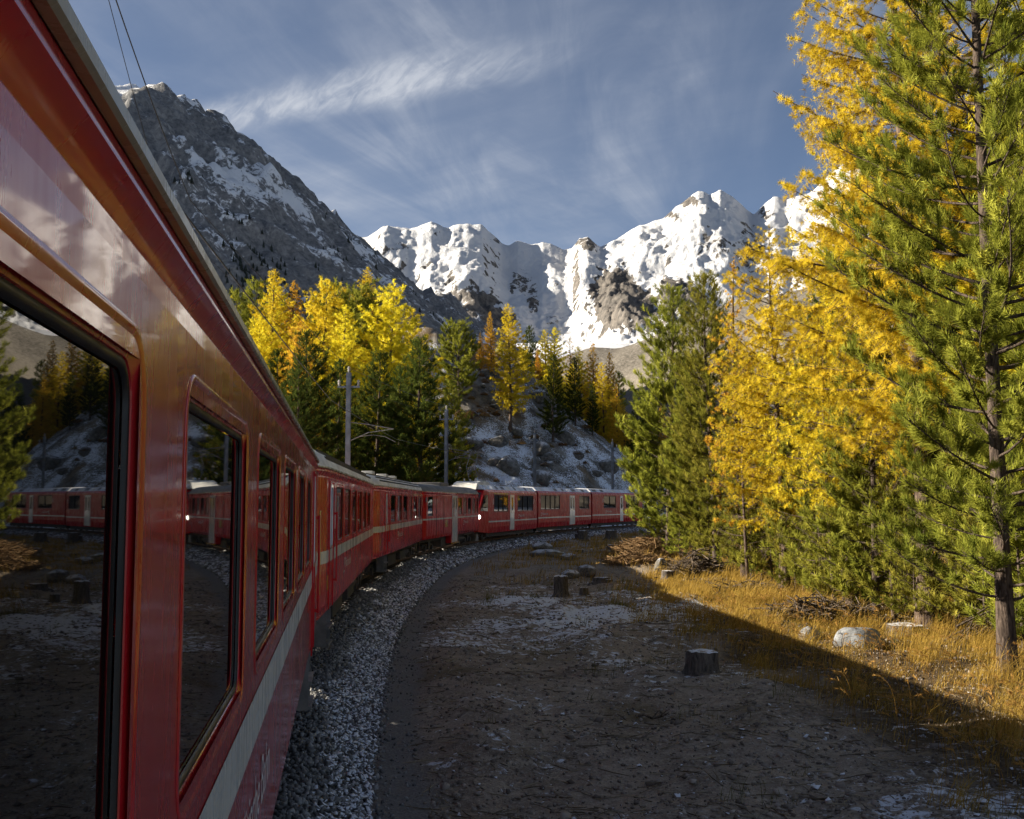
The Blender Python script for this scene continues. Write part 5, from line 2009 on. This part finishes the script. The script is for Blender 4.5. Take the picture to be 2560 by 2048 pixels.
def ballast():
    r = np.random.default_rng(21)
    out = []
    for s0, s1, per, sz in ((6.0, 24, 410, 0.032), (24, 48, 170, 0.050), (48, 120, 45, 0.085)):
        n = int((s1 - s0) * 2.0 * per)
        s = r.uniform(s0, s1, n)
        l = 0.85 + r.random(n) * 2.05
        ok = l < foot(s) + 0.12 * r.random(n) ** 2
        s, l = s[ok], l[ok]
        k = np.clip(np.searchsorted(TRK_S, s), 1, len(TRK_S) - 1) - 1
        c = TRK[k] + TRK_T[k] * (s - TRK_S[k])[:, None] + TRK_N[k] * l[:, None]
        out.append((c, l, s, np.full(len(l), sz) * r.uniform(0.65, 1.35, len(l))))
    # strays on the path
    n = 900
    s = r.uniform(7, 40, n)
    l = foot(s) + 0.05 + 0.5 * r.random(n) ** 2
    k = np.clip(np.searchsorted(TRK_S, s), 1, len(TRK_S) - 1) - 1
    c = TRK[k] + TRK_T[k] * (s - TRK_S[k])[:, None] + TRK_N[k] * l[:, None]
    out.append((c, l, s, r.uniform(0.012, 0.03, n)))
    c = np.concatenate([o[0] for o in out])
    l = np.concatenate([o[1] for o in out])
    s = np.concatenate([o[2] for o in out])
    sz = np.concatenate([o[3] for o in out])
    z = ground_z(c[:, 0], c[:, 1], False)
    f = foot(s)
    e = (l - 1.45) / (f - 1.45)
    snow = sstep(-0.05, 0.42, e + 0.35 * fbm(c[:, 0] * 0.9, c[:, 1] * 0.9, 4) + 0.25 * (r.random(len(l)) - 0.5)) * (l < f + 0.02)
    snow *= 0.45 + 0.55 * r.random(len(l))
    P = np.stack([c[:, 0], c[:, 1], z + sz * r.uniform(0.0, 0.55, len(sz))], 1)
    me = stones('ballast_gravel', P, sz, r, stone_mat('ballast_stone', (0.075, 0.075, 0.074), (0.33, 0.325, 0.315)), snow)
    tag(obj('ballast_gravel', me), 'grey crushed stone ballast dusted with snow beside the train', 'gravel', kind='stuff')
ballast()

def debris():
    r = np.random.default_rng(31)
    n = 24000
    d = 9.0 + 36 * r.random(n) ** 1.7
    X = d * r.uniform(-0.16, 0.50, n)
    s, l = track_sl(X, d)
    ok = l > foot(s) + 0.42 + 0.35 * r.random(n)
    X, d = X[ok], d[ok]
    n = len(X)
    z = ground_z(X, d)
    sz = 0.007 + 0.030 * r.random(n) ** 4 + 0.0005 * d
    big = r.random(n) < 0.012
    sz = np.where(big, sz + r.uniform(0.02, 0.06, n), sz)
    snow = (r.random(n) < 0.05) * 1.0
    P = np.stack([X, d, z + sz * 0.15], 1)
    me = stones('soil_debris', P, sz, r, stone_mat('soil_chips', (0.11, 0.085, 0.065), (0.36, 0.31, 0.26)), snow, 0.75)
    tag(obj('soil_debris', me), 'bark chips and small stones strewn over the brown forest soil', 'debris', kind='stuff')
    # twigs and straw
    n = 2600
    d = 9.0 + 38 * r.random(n) ** 1.6
    X = d * r.uniform(-0.16, 0.50, n)
    s, l = track_sl(X, d)
    ok = l > foot(s) + 0.5
    X, d = X[ok], d[ok]
    n = len(X)
    z = ground_z(X, d) + 0.012
    a = r.uniform(0, 6.28, n)
    L = r.uniform(0.05, 0.22, n) * (1 + 0.01 * d)
    c = np.stack([X, d, z], 1)
    h = np.stack([np.cos(a) * L, np.sin(a) * L, r.uniform(-0.01, 0.03, n)], 1)
    mid = c + np.stack([-np.sin(a), np.cos(a), np.zeros(n)], 1) * (L * r.uniform(-0.25, 0.25, n))[:, None]
    V, Fq = tubes_np(np.stack([c - h, mid, c + h], 1), np.repeat(np.array([[0.003, 0.005, 0.002]]), n, 0) * (1 + 0.04 * d[:, None]), 3)
    m = leaf_mat('dead_twigs', [(0.09, 0.065, 0.045), (0.18, 0.14, 0.10), (0.34, 0.28, 0.20)], 0.0, 0.0)
    me = mesh_np('twig_litter', V, Fq, m, False, {'tint': np.repeat(r.random(n), 9)})
    tag(obj('twig_litter', me), 'dead twigs and straw scattered over the soil', 'litter', kind='stuff')
debris()

# --- dry grass
M_GRASS = leaf_mat('dry_grass', [(0.16, 0.10, 0.022), (0.38, 0.235, 0.05), (0.58, 0.38, 0.11)], 0.45, 0.0)
M_GRASSG = leaf_mat('green_grass', [(0.07, 0.075, 0.018), (0.13, 0.12, 0.03), (0.22, 0.18, 0.05)], 0.4, 0.0)

def blades(P, hgt, wid, lean_dir, r, curve=0.95):
    """curved grass blades, three segments each"""
    n = len(P)
    k = 3
    t = np.linspace(0, 1, k)
    a = r.uniform(0, 6.28, n)
    ld = np.stack([np.cos(a), np.sin(a)], 1) * r.uniform(0.1, 0.5, n)[:, None] + lean_dir[None] * r.uniform(0.2, 1.0, n)[:, None]
    C = np.empty((n, k, 3))
    C[..., 0] = P[:, None, 0] + ld[:, None, 0] * hgt[:, None] * curve * t[None] ** 1.8
    C[..., 1] = P[:, None, 1] + ld[:, None, 1] * hgt[:, None] * curve * t[None] ** 1.8
    dr = np.linalg.norm(ld, axis=1)
    C[..., 2] = P[:, None, 2] + hgt[:, None] * (t[None] - 0.30 * dr[:, None] * t[None] ** 2.4)
    b = r.uniform(0, 6.28, n)
    sdv = np.stack([np.cos(b), np.sin(b), np.zeros(n)], 1)
    w = wid[:, None] * np.array([0.5, 0.42, 0.04])[None]
    Lf = C - sdv[:, None] * w[..., None]
    Rt = C + sdv[:, None] * w[..., None]
    V = np.stack([Lf, Rt], 2).reshape(n, k * 2, 3)
    q = []
    for i in range(k - 1):
        q.append((2 * i, 2 * i + 1, 2 * i + 3, 2 * i + 2))
    F = np.array(q)[None] + (np.arange(n) * k * 2)[:, None, None]
    return V.reshape(-1, 3), F.reshape(-1, 4), C

def grass_field(name, label, n, region, dens, hr, wid, mat, lean, seed, clump=10, spread=0.16):
    r = np.random.default_rng(seed)
    m = n * 4
    x = r.uniform(region[0], region[1], m)
    y = r.uniform(region[2], region[3], m)
    keep = r.random(m) < dens(x, y)
    x, y = x[keep][:n], y[keep][:n]
    m = len(x)
    ch = r.uniform(0.45, 1.35, m)
    ct = r.random(m)
    ch = ch * (0.55 + 0.95 * sstep(-0.25, 0.35, fbm(x * 0.55 + 3, y * 0.4, 3)))
    i = np.repeat(np.arange(m), clump)
    px = x[i] + r.normal(0, spread, len(i))
    py = y[i] + r.normal(0, spread, len(i))
    z = ground_z(px, py, False) - 0.02
    h = r.uniform(hr[0], hr[1], len(i)) * ch[i]
    w = wid * (0.8 + 0.5 * r.random(len(i))) * np.clip(py / 22.0, 0.8, 3.2)
    V, Fq, C = blades(np.stack([px, py, z], 1), h, w, np.array(lean), r)
    tint = np.clip(0.5 * ct[i] + 0.5 * r.random(len(i)), 0, 1)
    me = mesh_np(name, V, Fq, mat, False, {'tint': np.repeat(tint, 6)})
    tag(obj(name, me), label, 'grass', kind='stuff')

def edge_x(y):
    return np.interp(y, [10, 13, 17, 22, 30, 36, 44], [4.6, 4.5, 4.4, 4.0, 3.4, 3.6, 5.0])

def d_right(x, y):
    nz = fbm(x * 0.5, y * 0.35, 3)
    a = sstep(-0.4, 1.2, x - edge_x(y) + 1.9 * nz) * sstep(15.5, 11.5, x)
    return a * (0.10 + 0.90 * sstep(-0.12, 0.25, fbm(x * 0.8 + 5, y * 0.8, 3)))
grass_field('grass', 'tall golden dry grass along the edge of the right forest', 4400, (3.0, 15, 10.5, 46), d_right, (0.14, 0.52), 0.008, M_GRASS, (0.6, -0.2), 41, 13, 0.12)

def d_mid(x, y):
    s, l = track_sl(x, y)
    nz = fbm(x * 0.22 + 2, y * 0.16, 3)
    a = sstep(0.9, 2.6, l - foot(s) + 1.2 * nz) * sstep(24, 16, x - 0.06 * y)
    b = 0.12 + 0.88 * sstep(-0.12, 0.30, nz + 0.35 * sstep(44, 62, y) - 0.30 * sstep(44, 34, y))
    return a * b
grass_field('grass', 'thin yellow grass across the middle of the clearing', 2600, (-4, 22, 33, 104), d_mid, (0.14, 0.42), 0.009, M_GRASS, (0.4, 0.1), 43, 9, 0.22)

def d_tufts(x, y):
    s, l = track_sl(x, y)
    nz = fbm(x * 0.6 + 9, y * 0.6, 3)
    return sstep(1.0, 2.0, l - foot(s)) * sstep(0.18, 0.42, nz) * 0.8
grass_field('grass', 'small olive grass tufts on the shaded brown soil', 800, (-1, 9, 10, 40), d_tufts, (0.06, 0.26), 0.007, M_GRASSG, (0.2, 0.0), 47, 14, 0.10)

def plumes():
    """nodding seed heads above the dry grass"""
    r = np.random.default_rng(51)
    n = 620
    y = 11 + 19 * r.random(n) ** 1.5
    x = edge_x(y) + 0.2 + r.random(n) * 4.2
    z = ground_z(x, y, False)
    k = 7
    t = np.linspace(0, 1, k)
    h = r.uniform(0.45, 0.85, n)
    ld = np.stack([r.uniform(-0.7, 0.1, n), r.uniform(-0.3, 0.3, n)], 1)
    C = np.empty((n, k, 3))
    C[..., 0] = x[:, None] + ld[:, None, 0] * h[:, None] * t[None] ** 2.5 * 0.8
    C[..., 1] = y[:, None] + ld[:, None, 1] * h[:, None] * t[None] ** 2.5 * 0.8
    C[..., 2] = z[:, None] + h[:, None] * (1.25 * t[None] - 0.42 * t[None] ** 3.2)
    V1, F1 = tubes_np(C, np.repeat(np.array([[0.003] * 5 + [0.002, 0.001]]), n, 0), 3)
    # head: fluffy hairs along the last third
    m = 26
    tt = 0.70 + 0.30 * r.random((n, m))
    f = tt * (k - 1)
    i0 = np.clip(f.astype(int), 0, k - 2)
    fr = (f - i0)[..., None]
    idx = np.arange(n)[:, None]
    O = C[idx, i0] * (1 - fr) + C[idx, i0 + 1] * fr
    D = C[idx, i0 + 1] - C[idx, i0]
    D = D / np.linalg.norm(D, axis=-1)[..., None]
    rad = r.normal(0, 1, (n, m, 3))
    d = D + 0.55 * rad / np.linalg.norm(rad, axis=-1)[..., None]
    d /= np.linalg.norm(d, axis=-1)[..., None]
    L = r.uniform(0.03, 0.075, (n, m, 1))
    w = np.cross(d, r.normal(0, 1, (n, m, 3)))
    w = w / np.linalg.norm(w, axis=-1)[..., None] * 0.005
    V2 = np.stack([O - w, O + w, O + d * L], 2).reshape(-1, 3)
    F2 = np.arange(len(V2)).reshape(-1, 3)
    tr = np.concatenate([F1[:, [0, 1, 2]], F1[:, [0, 2, 3]]])
    V = np.concatenate([V1, V2])
    Fa = np.concatenate([tr, F2 + len(V1)])
    tint = np.concatenate([np.repeat(r.random(n) * 0.5, k * 3), 0.5 + 0.5 * np.repeat(r.random(n * m), 3)])
    me = mesh_np('seed_grass', V, Fa, M_GRASS, False, {'tint': tint})
    tag(obj('grass', me), 'nodding feathery seed heads of the tall dry grass', 'grass', kind='stuff')
plumes()

# --- stumps
def stump_mats():
    m, nt, b = new_mat('stump_bark')
    g = NB(nt)
    n1 = g.noise(g.coord('Object', (1, 1, 0.3)), 14.0, 5, 0.7, 0.6)
    g.l(g.mix(g.ramp(n1, 0.3, 0.7), (0.030, 0.025, 0.020), (0.16, 0.13, 0.105)), b.inputs['Base Color'])
    b.inputs['Roughness'].default_value = 0.95
    g.l(g.bump(n1, 1.0, 0.05), b.inputs['Normal'])
    m2, nt, b = new_mat('stump_cut_snowy')
    g = NB(nt)
    co = g.coord('Object')
    sp = g.n('ShaderNodeSeparateXYZ')
    g.l(co, sp.inputs[0])
    rad = g.math('SQRT', g.math('ADD', g.math('POWER', sp.outputs[0], 2.0), g.math('POWER', sp.outputs[1], 2.0)))
    ring = g.math('SINE', g.math('MULTIPLY', g.math('ADD', rad, g.math('MULTIPLY', g.noise(co, 4.0, 3, 0.5), 0.06)), 190.0))
    wood = g.mix(g.ramp(ring, -1, 1), (0.17, 0.125, 0.08), (0.33, 0.26, 0.18))
    g.l(g.mix(g.ramp(g.noise(co, 5.0, 4, 0.65), 0.40, 0.56), wood, (0.68, 0.70, 0.74)), b.inputs['Base Color'])
    b.inputs['Roughness'].default_value = 0.9
    return m, m2
M_STUMP, M_CUT = stump_mats()

def stump(u, vb, rad, h, label, seed, tilt=0.0, step=False):
    r = np.random.default_rng(seed)
    P = hit(u, vb)
    root = empty('tree_stump', (P[0], P[1], P[2] - 0.03), r.uniform(0, 6.28))
    root.rotation_euler = (tilt, 0, root.rotation_euler[2])
    tag(root, label, 'stump', 'sawn tree stumps')
    ns = 28
    a = np.arange(ns) * 2 * math.pi / ns
    lob = 1 + 0.06 * np.sin(3 * a + seed) + 0.05 * np.sin(5 * a + 2 * seed) + 0.03 * r.normal(size=ns)
    root_l = np.clip(np.sin(4 * a + seed * 1.7), 0, 1) ** 2
    zs = [-0.12, 0.0, 0.10 * h, 0.25 * h, 0.55 * h, 0.9 * h, h]
    fl = [1.75, 1.5, 1.25, 1.08, 1.0, 0.98, 0.95]
    V = []
    for z, f in zip(zs, fl):
        q = lob * (1 + (f - 1) * (0.35 + 0.9 * root_l)) * rad
        V.append(np.stack([q * np.cos(a), q * np.sin(a), np.full(ns, z) + (0.02 * h * r.normal(size=ns) if z == h else 0)], 1))
    V = np.concatenate(V)
    F = []
    for i in range(len(zs) - 1):
        for k in range(ns):
            F.append((i * ns + k, i * ns + (k + 1) % ns, (i + 1) * ns + (k + 1) % ns, (i + 1) * ns + k))
    obj('bark', mesh_np('bark', V, F, M_STUMP, True), root)
    top = V[-ns:].copy()
    top[:, :2] *= 0.985
    top[:, 2] += 0.004
    inner = top.copy()
    inner[:, :2] *= 0.5
    inner[:, 2] += 0.006 + 0.01 * r.normal(size=ns) * h
    c = np.array([[0, 0, h + 0.008]])
    TV = np.concatenate([top, inner, c])
    TF = [(k, (k + 1) % ns, ns + (k + 1) % ns) for k in range(ns)] + [(k, ns + (k + 1) % ns, ns + k) for k in range(ns)] + [(ns + k, ns + (k + 1) % ns, 2 * ns) for k in range(ns)]
    cut = obj('cut_face', mesh_np('cut_face', TV, TF, M_CUT, True), root)
    if step:
        # a sawn ledge left below the top
        m = MB()
        pts = [(rad * 0.5, -rad * 0.8), (rad * 1.25, -rad * 0.6), (rad * 1.3, rad * 0.3), (rad * 0.7, rad * 0.8)]
        m.prism(pts, 'z', 0.0, h * 0.72)
        m.build('ledge', M_STUMP, root, bevel=0.02)
        m = MB()
        m.prism([(x * 0.97, y * 0.97) for x, y in pts], 'z', h * 0.722, h * 0.74)
        m.build('ledge_cut', M_CUT, root)
    return root

stump(1757, 1688, 0.27, 0.40, 'weathered hollow looking stump alone on the brown soil', 1)
stump(1402, 1492, 0.22, 0.66, 'tall dark stump with a stepped snowy top in the middle of the clearing', 2, step=True)
stump(1459, 1488, 0.14, 0.22, 'small stump just right of the tall stepped stump', 3)
stump(1505, 1456, 0.30, 0.20, 'low broad snowy stump right of the tall stepped stump', 4, step=True)
stump(1668, 1448, 0.22, 0.34, 'snow topped stump in front of the dark brush pile', 5)
stump(1455, 1352, 0.42, 0.80, 'stump with snowy ledges in front of the middle railcar', 6, step=True)
stump(1527, 1348, 0.42, 0.70, 'snowy stump in front of the last railcar', 7)
stump(1532, 1374, 0.36, 0.30, 'low stump hidden in the bright far grass', 8, step=True)
stump(1448, 1380, 0.26, 0.16, 'small pale stump in the yellow far grass', 9)
stump(2262, 1582, 0.42, 0.22, 'pale wide stump at the foot of the huge larch', 10, step=True)

# --- boulders
def boulder_mat(name, c0, c1, snow=0.0):
    m, nt, b = new_mat(name)
    g = NB(nt)
    co = g.coord('Object')
    n1 = g.noise(co, 3.0, 6, 0.68)
    col = g.mix(g.ramp(n1, 0.32, 0.7), c0, c1)
    col = g.mix(g.ramp(g.noise(co, 9.0, 5, 0.65), 0.55, 0.72, 0, 0.6), col, (0.19, 0.15, 0.09))
    if snow:
        geo = g.n('ShaderNodeNewGeometry')
        sp = g.n('ShaderNodeSeparateXYZ')
        g.l(geo.outputs['Normal'], sp.inputs[0])
        col = g.mix(g.math('MULTIPLY', g.ramp(sp.outputs[2], 0.55, 0.9), g.ramp(n1, 0.35, 0.55, 0, snow)), col, (0.68, 0.70, 0.74))
    g.l(col, b.inputs['Base Color'])
    b.inputs['Roughness'].default_value = 0.9
    g.l(g.bump(g.noise(co, 12.0, 6, 0.7), 0.6, 0.04), b.inputs['Normal'])
    return m
M_BLD = boulder_mat('grey_granite', (0.11, 0.115, 0.12), (0.30, 0.31, 0.32))
M_BLDS = boulder_mat('mossy_granite', (0.05, 0.045, 0.038), (0.19, 0.18, 0.16), 0.7)

def boulder(u, vb, w, d, h, label, seed, mat, rz=0.0, name='boulder', P=None, group='boulders', sub=4):
    r = np.random.default_rng(seed)
    import bmesh
    bm = bmesh.new()
    bmesh.ops.create_icosphere(bm, subdivisions=sub, radius=1.0)
    cuts = [(Vector(r.normal(size=3)).normalized(), r.uniform(0.62, 0.92)) for _ in range(9)]
    co = np.array([v.co[:] for v in bm.verts])
    nz = fbm(co[:, 0] * 1.3 + seed, co[:, 1] * 1.3 + co[:, 2], 4)
    for i, v in enumerate(bm.verts):
        p = v.co.copy()
        for n, k in cuts:
            e = p.dot(n) - k
            if e > 0:
                p -= n * e * 0.82
        v.co = p * (1 + 0.09 * nz[i])
    me = bpy.data.meshes.new(name)
    bm.to_mesh(me)
    bm.free()
    for p in me.polygons:
        p.use_smooth = True
    me.materials.append(mat)
    if P is None:
        P = hit(u, vb)
    o = obj(name, me)
    o.location = (P[0], P[1], P[2] + h * 0.22)
    o.scale = (w / 2, d / 2, h * 0.75)
    o.rotation_euler = (0, 0, rz)
    tag(o, label, 'boulder', group)
    return o
boulder(2146, 1618, 1.05, 0.8, 0.46, 'smooth grey boulder lying in the golden grass', 1, M_BLD, 0.2)
boulder(2028, 1598, 0.62, 0.5, 0.28, 'smaller pale boulder left of the smooth grey one', 2, M_BLD, 0.8)
boulder(1370, 1392, 2.0, 1.4, 0.45, 'rounded snow dusted rock in the yellow grass by the track', 3, M_BLDS, 0.1)
boulder(1420, 1400, 1.1, 0.9, 0.38, 'brownish rock right of the rounded snow dusted one', 4, M_BLDS, 0.9)
boulder(1465, 1440, 1.1, 0.9, 0.45, 'dark angular rock behind the tall stepped stump', 5, M_BLDS, 2.1)
boulder(1425, 1445, 0.8, 0.7, 0.36, 'dark rock left of the angular one behind the stump', 6, M_BLDS, 0.4)
boulder(1655, 1440, 0.8, 0.7, 0.75, 'upright dark rock at the brush pile', 7, M_BLDS, 1.2)
boulder(1355, 1378, 1.5, 1.2, 0.55, 'flat dark rock farthest from the camera by the track', 8, M_BLDS, 0.5)

rk = np.random.default_rng(66)
for i in range(34):
    u, v = rk.uniform(1130, 1600), rk.uniform(930, 1215)
    P = hit(u, v, 260)
    if not 100 < P[1] < 215:
        continue
    w = rk.uniform(1.2, 4.2)
    boulder(0, 0, w, w * rk.uniform(0.5, 0.9), w * rk.uniform(0.3, 0.6), 'craggy grey rock breaking through the snow flecked knoll', 200 + i, M_BLDS, rk.uniform(0, 3.1), 'rock_outcrop', P - np.array([0, 0, 0.15 * w]), 'rocks on the knoll', 3)

# --- brush piles
M_DEAD = bark('dead_branch_wood', (0.035, 0.026, 0.020), (0.20, 0.155, 0.115))
M_STRAW = bark('dry_needle_litter', (0.16, 0.095, 0.045), (0.36, 0.23, 0.11))
def brush(u, vb, w, d, h, n, label, seed, mat, rad=0.018, ln=1.2, lean=None):
    r = np.random.default_rng(seed)
    P = hit(u, vb)
    a = r.uniform(0, 6.28, n)
    q = np.sqrt(r.random(n))
    x = q * np.cos(a) * w / 2
    y = q * np.sin(a) * d / 2
    z = np.clip((1 - q ** 1.5), 0, 1) * h * r.random(n) ** 0.6
    c = np.stack([x, y, z + 0.03], 1)
    az = r.uniform(0, 6.28, n)
    el = r.normal(0.05, 0.30, n)
    if lean is not None:
        az = lean + r.normal(0, 0.35, n)
        el = r.normal(0.45, 0.12, n)
    L = ln * r.uniform(0.35, 1.0, n) / 2
    dv = np.stack([np.cos(az) * np.cos(el), np.sin(az) * np.cos(el), np.sin(el)], 1)
    bend = r.normal(0, 0.16, (n, 3))
    pts = np.stack([c - dv * L[:, None], c - dv * (L * 0.33)[:, None] + bend * L[:, None] * 0.7, c + dv * (L * 0.33)[:, None] + bend * L[:, None] * 0.8, c + dv * L[:, None]], 1)
    pts[..., 2] = np.maximum(pts[..., 2], 0.0)
    rd = rad * r.uniform(0.35, 1.2, (n, 1)) * np.array([[1.0, 0.9, 0.7, 0.3]])
    V, F = tubes_np(pts, rd, 4)
    root = empty('brush_pile', (P[0], P[1], P[2] - 0.02))
    tag(root, label, 'brush pile', 'piles of cut branches')
    o = obj('twigs', mesh_np('twigs', V, F, mat, False), root)
    o['kind'] = 'stuff'
    return root
brush(1745, 1442, 2.6, 1.6, 1.0, 420, 'dark pile of dead branches at the foot of the green pines', 1, M_DEAD, 0.026, 1.7)
brush(2050, 1540, 2.6, 1.2, 0.45, 320, 'low heap of dead branches under the thin bare larch', 2, M_DEAD, 0.022, 1.4)
brush(2490, 1615, 1.6, 1.0, 0.9, 200, 'slanting bundle of dead branches against the dark pine', 3, M_DEAD, 0.02, 1.6, lean=0.5)
brush(1610, 1388, 4.2, 2.6, 1.1, 900, 'sunlit heap of brown needles and branches at the far forest corner', 4, M_STRAW, 0.022, 1.3)
brush(1588, 1408, 3.0, 1.6, 0.5, 520, 'small pale heap of straw in front of the sunlit heap', 5, M_STRAW, 0.02, 1.1)
brush(1880, 1478, 2.6, 1.0, 0.30, 160, 'scattered grey branches on the grass left of the bare larch', 6, M_DEAD, 0.02, 1.3)

# --- fallen bare branches lying on the soil
def branch(u, vb, label, seed, L=0.9, mat=None):
    r = np.random.default_rng(seed)
    P = hit(u, vb)
    m = MB()
    a = r.uniform(-0.5, 0.5)
    pts = []
    for k in range(6):
        t = k / 5 - 0.5
        pts.append((t * L * math.cos(a), t * L * math.sin(a) + 0.06 * L * math.sin(k * 1.7 + seed), 0.03 + 0.03 * math.sin(k * 2.1)))
    m.tube(pts, [0.022, 0.02, 0.018, 0.015, 0.011, 0.006], 6)
    q = pts[2]
    m.tube([q, (q[0] + 0.18 * L, q[1] + 0.16 * L, 0.10), (q[0] + 0.28 * L, q[1] + 0.30 * L, 0.06)], [0.014, 0.010, 0.005], 5)
    q = pts[3]
    m.tube([q, (q[0] + 0.12 * L, q[1] - 0.16 * L, 0.12), (q[0] + 0.2 * L, q[1] - 0.26 * L, 0.16)], [0.012, 0.008, 0.004], 5)
    o = m.build('fallen_branch', mat or M_DEADL)
    o.location = P
    tag(o, label, 'branch', 'fallen branches')
M_DEADL = bark('bleached_branch_wood', (0.16, 0.13, 0.10), (0.38, 0.33, 0.27))
branch(1163, 1472, 'small bleached forked branch beside the gravel path', 3, 1.0)
branch(1500, 1500, 'snowy branch trailing right from the small stump', 4, 2.0)
branch(1640, 1800, 'dark twig lying on the shaded soil', 7, 0.6, M_DEAD)
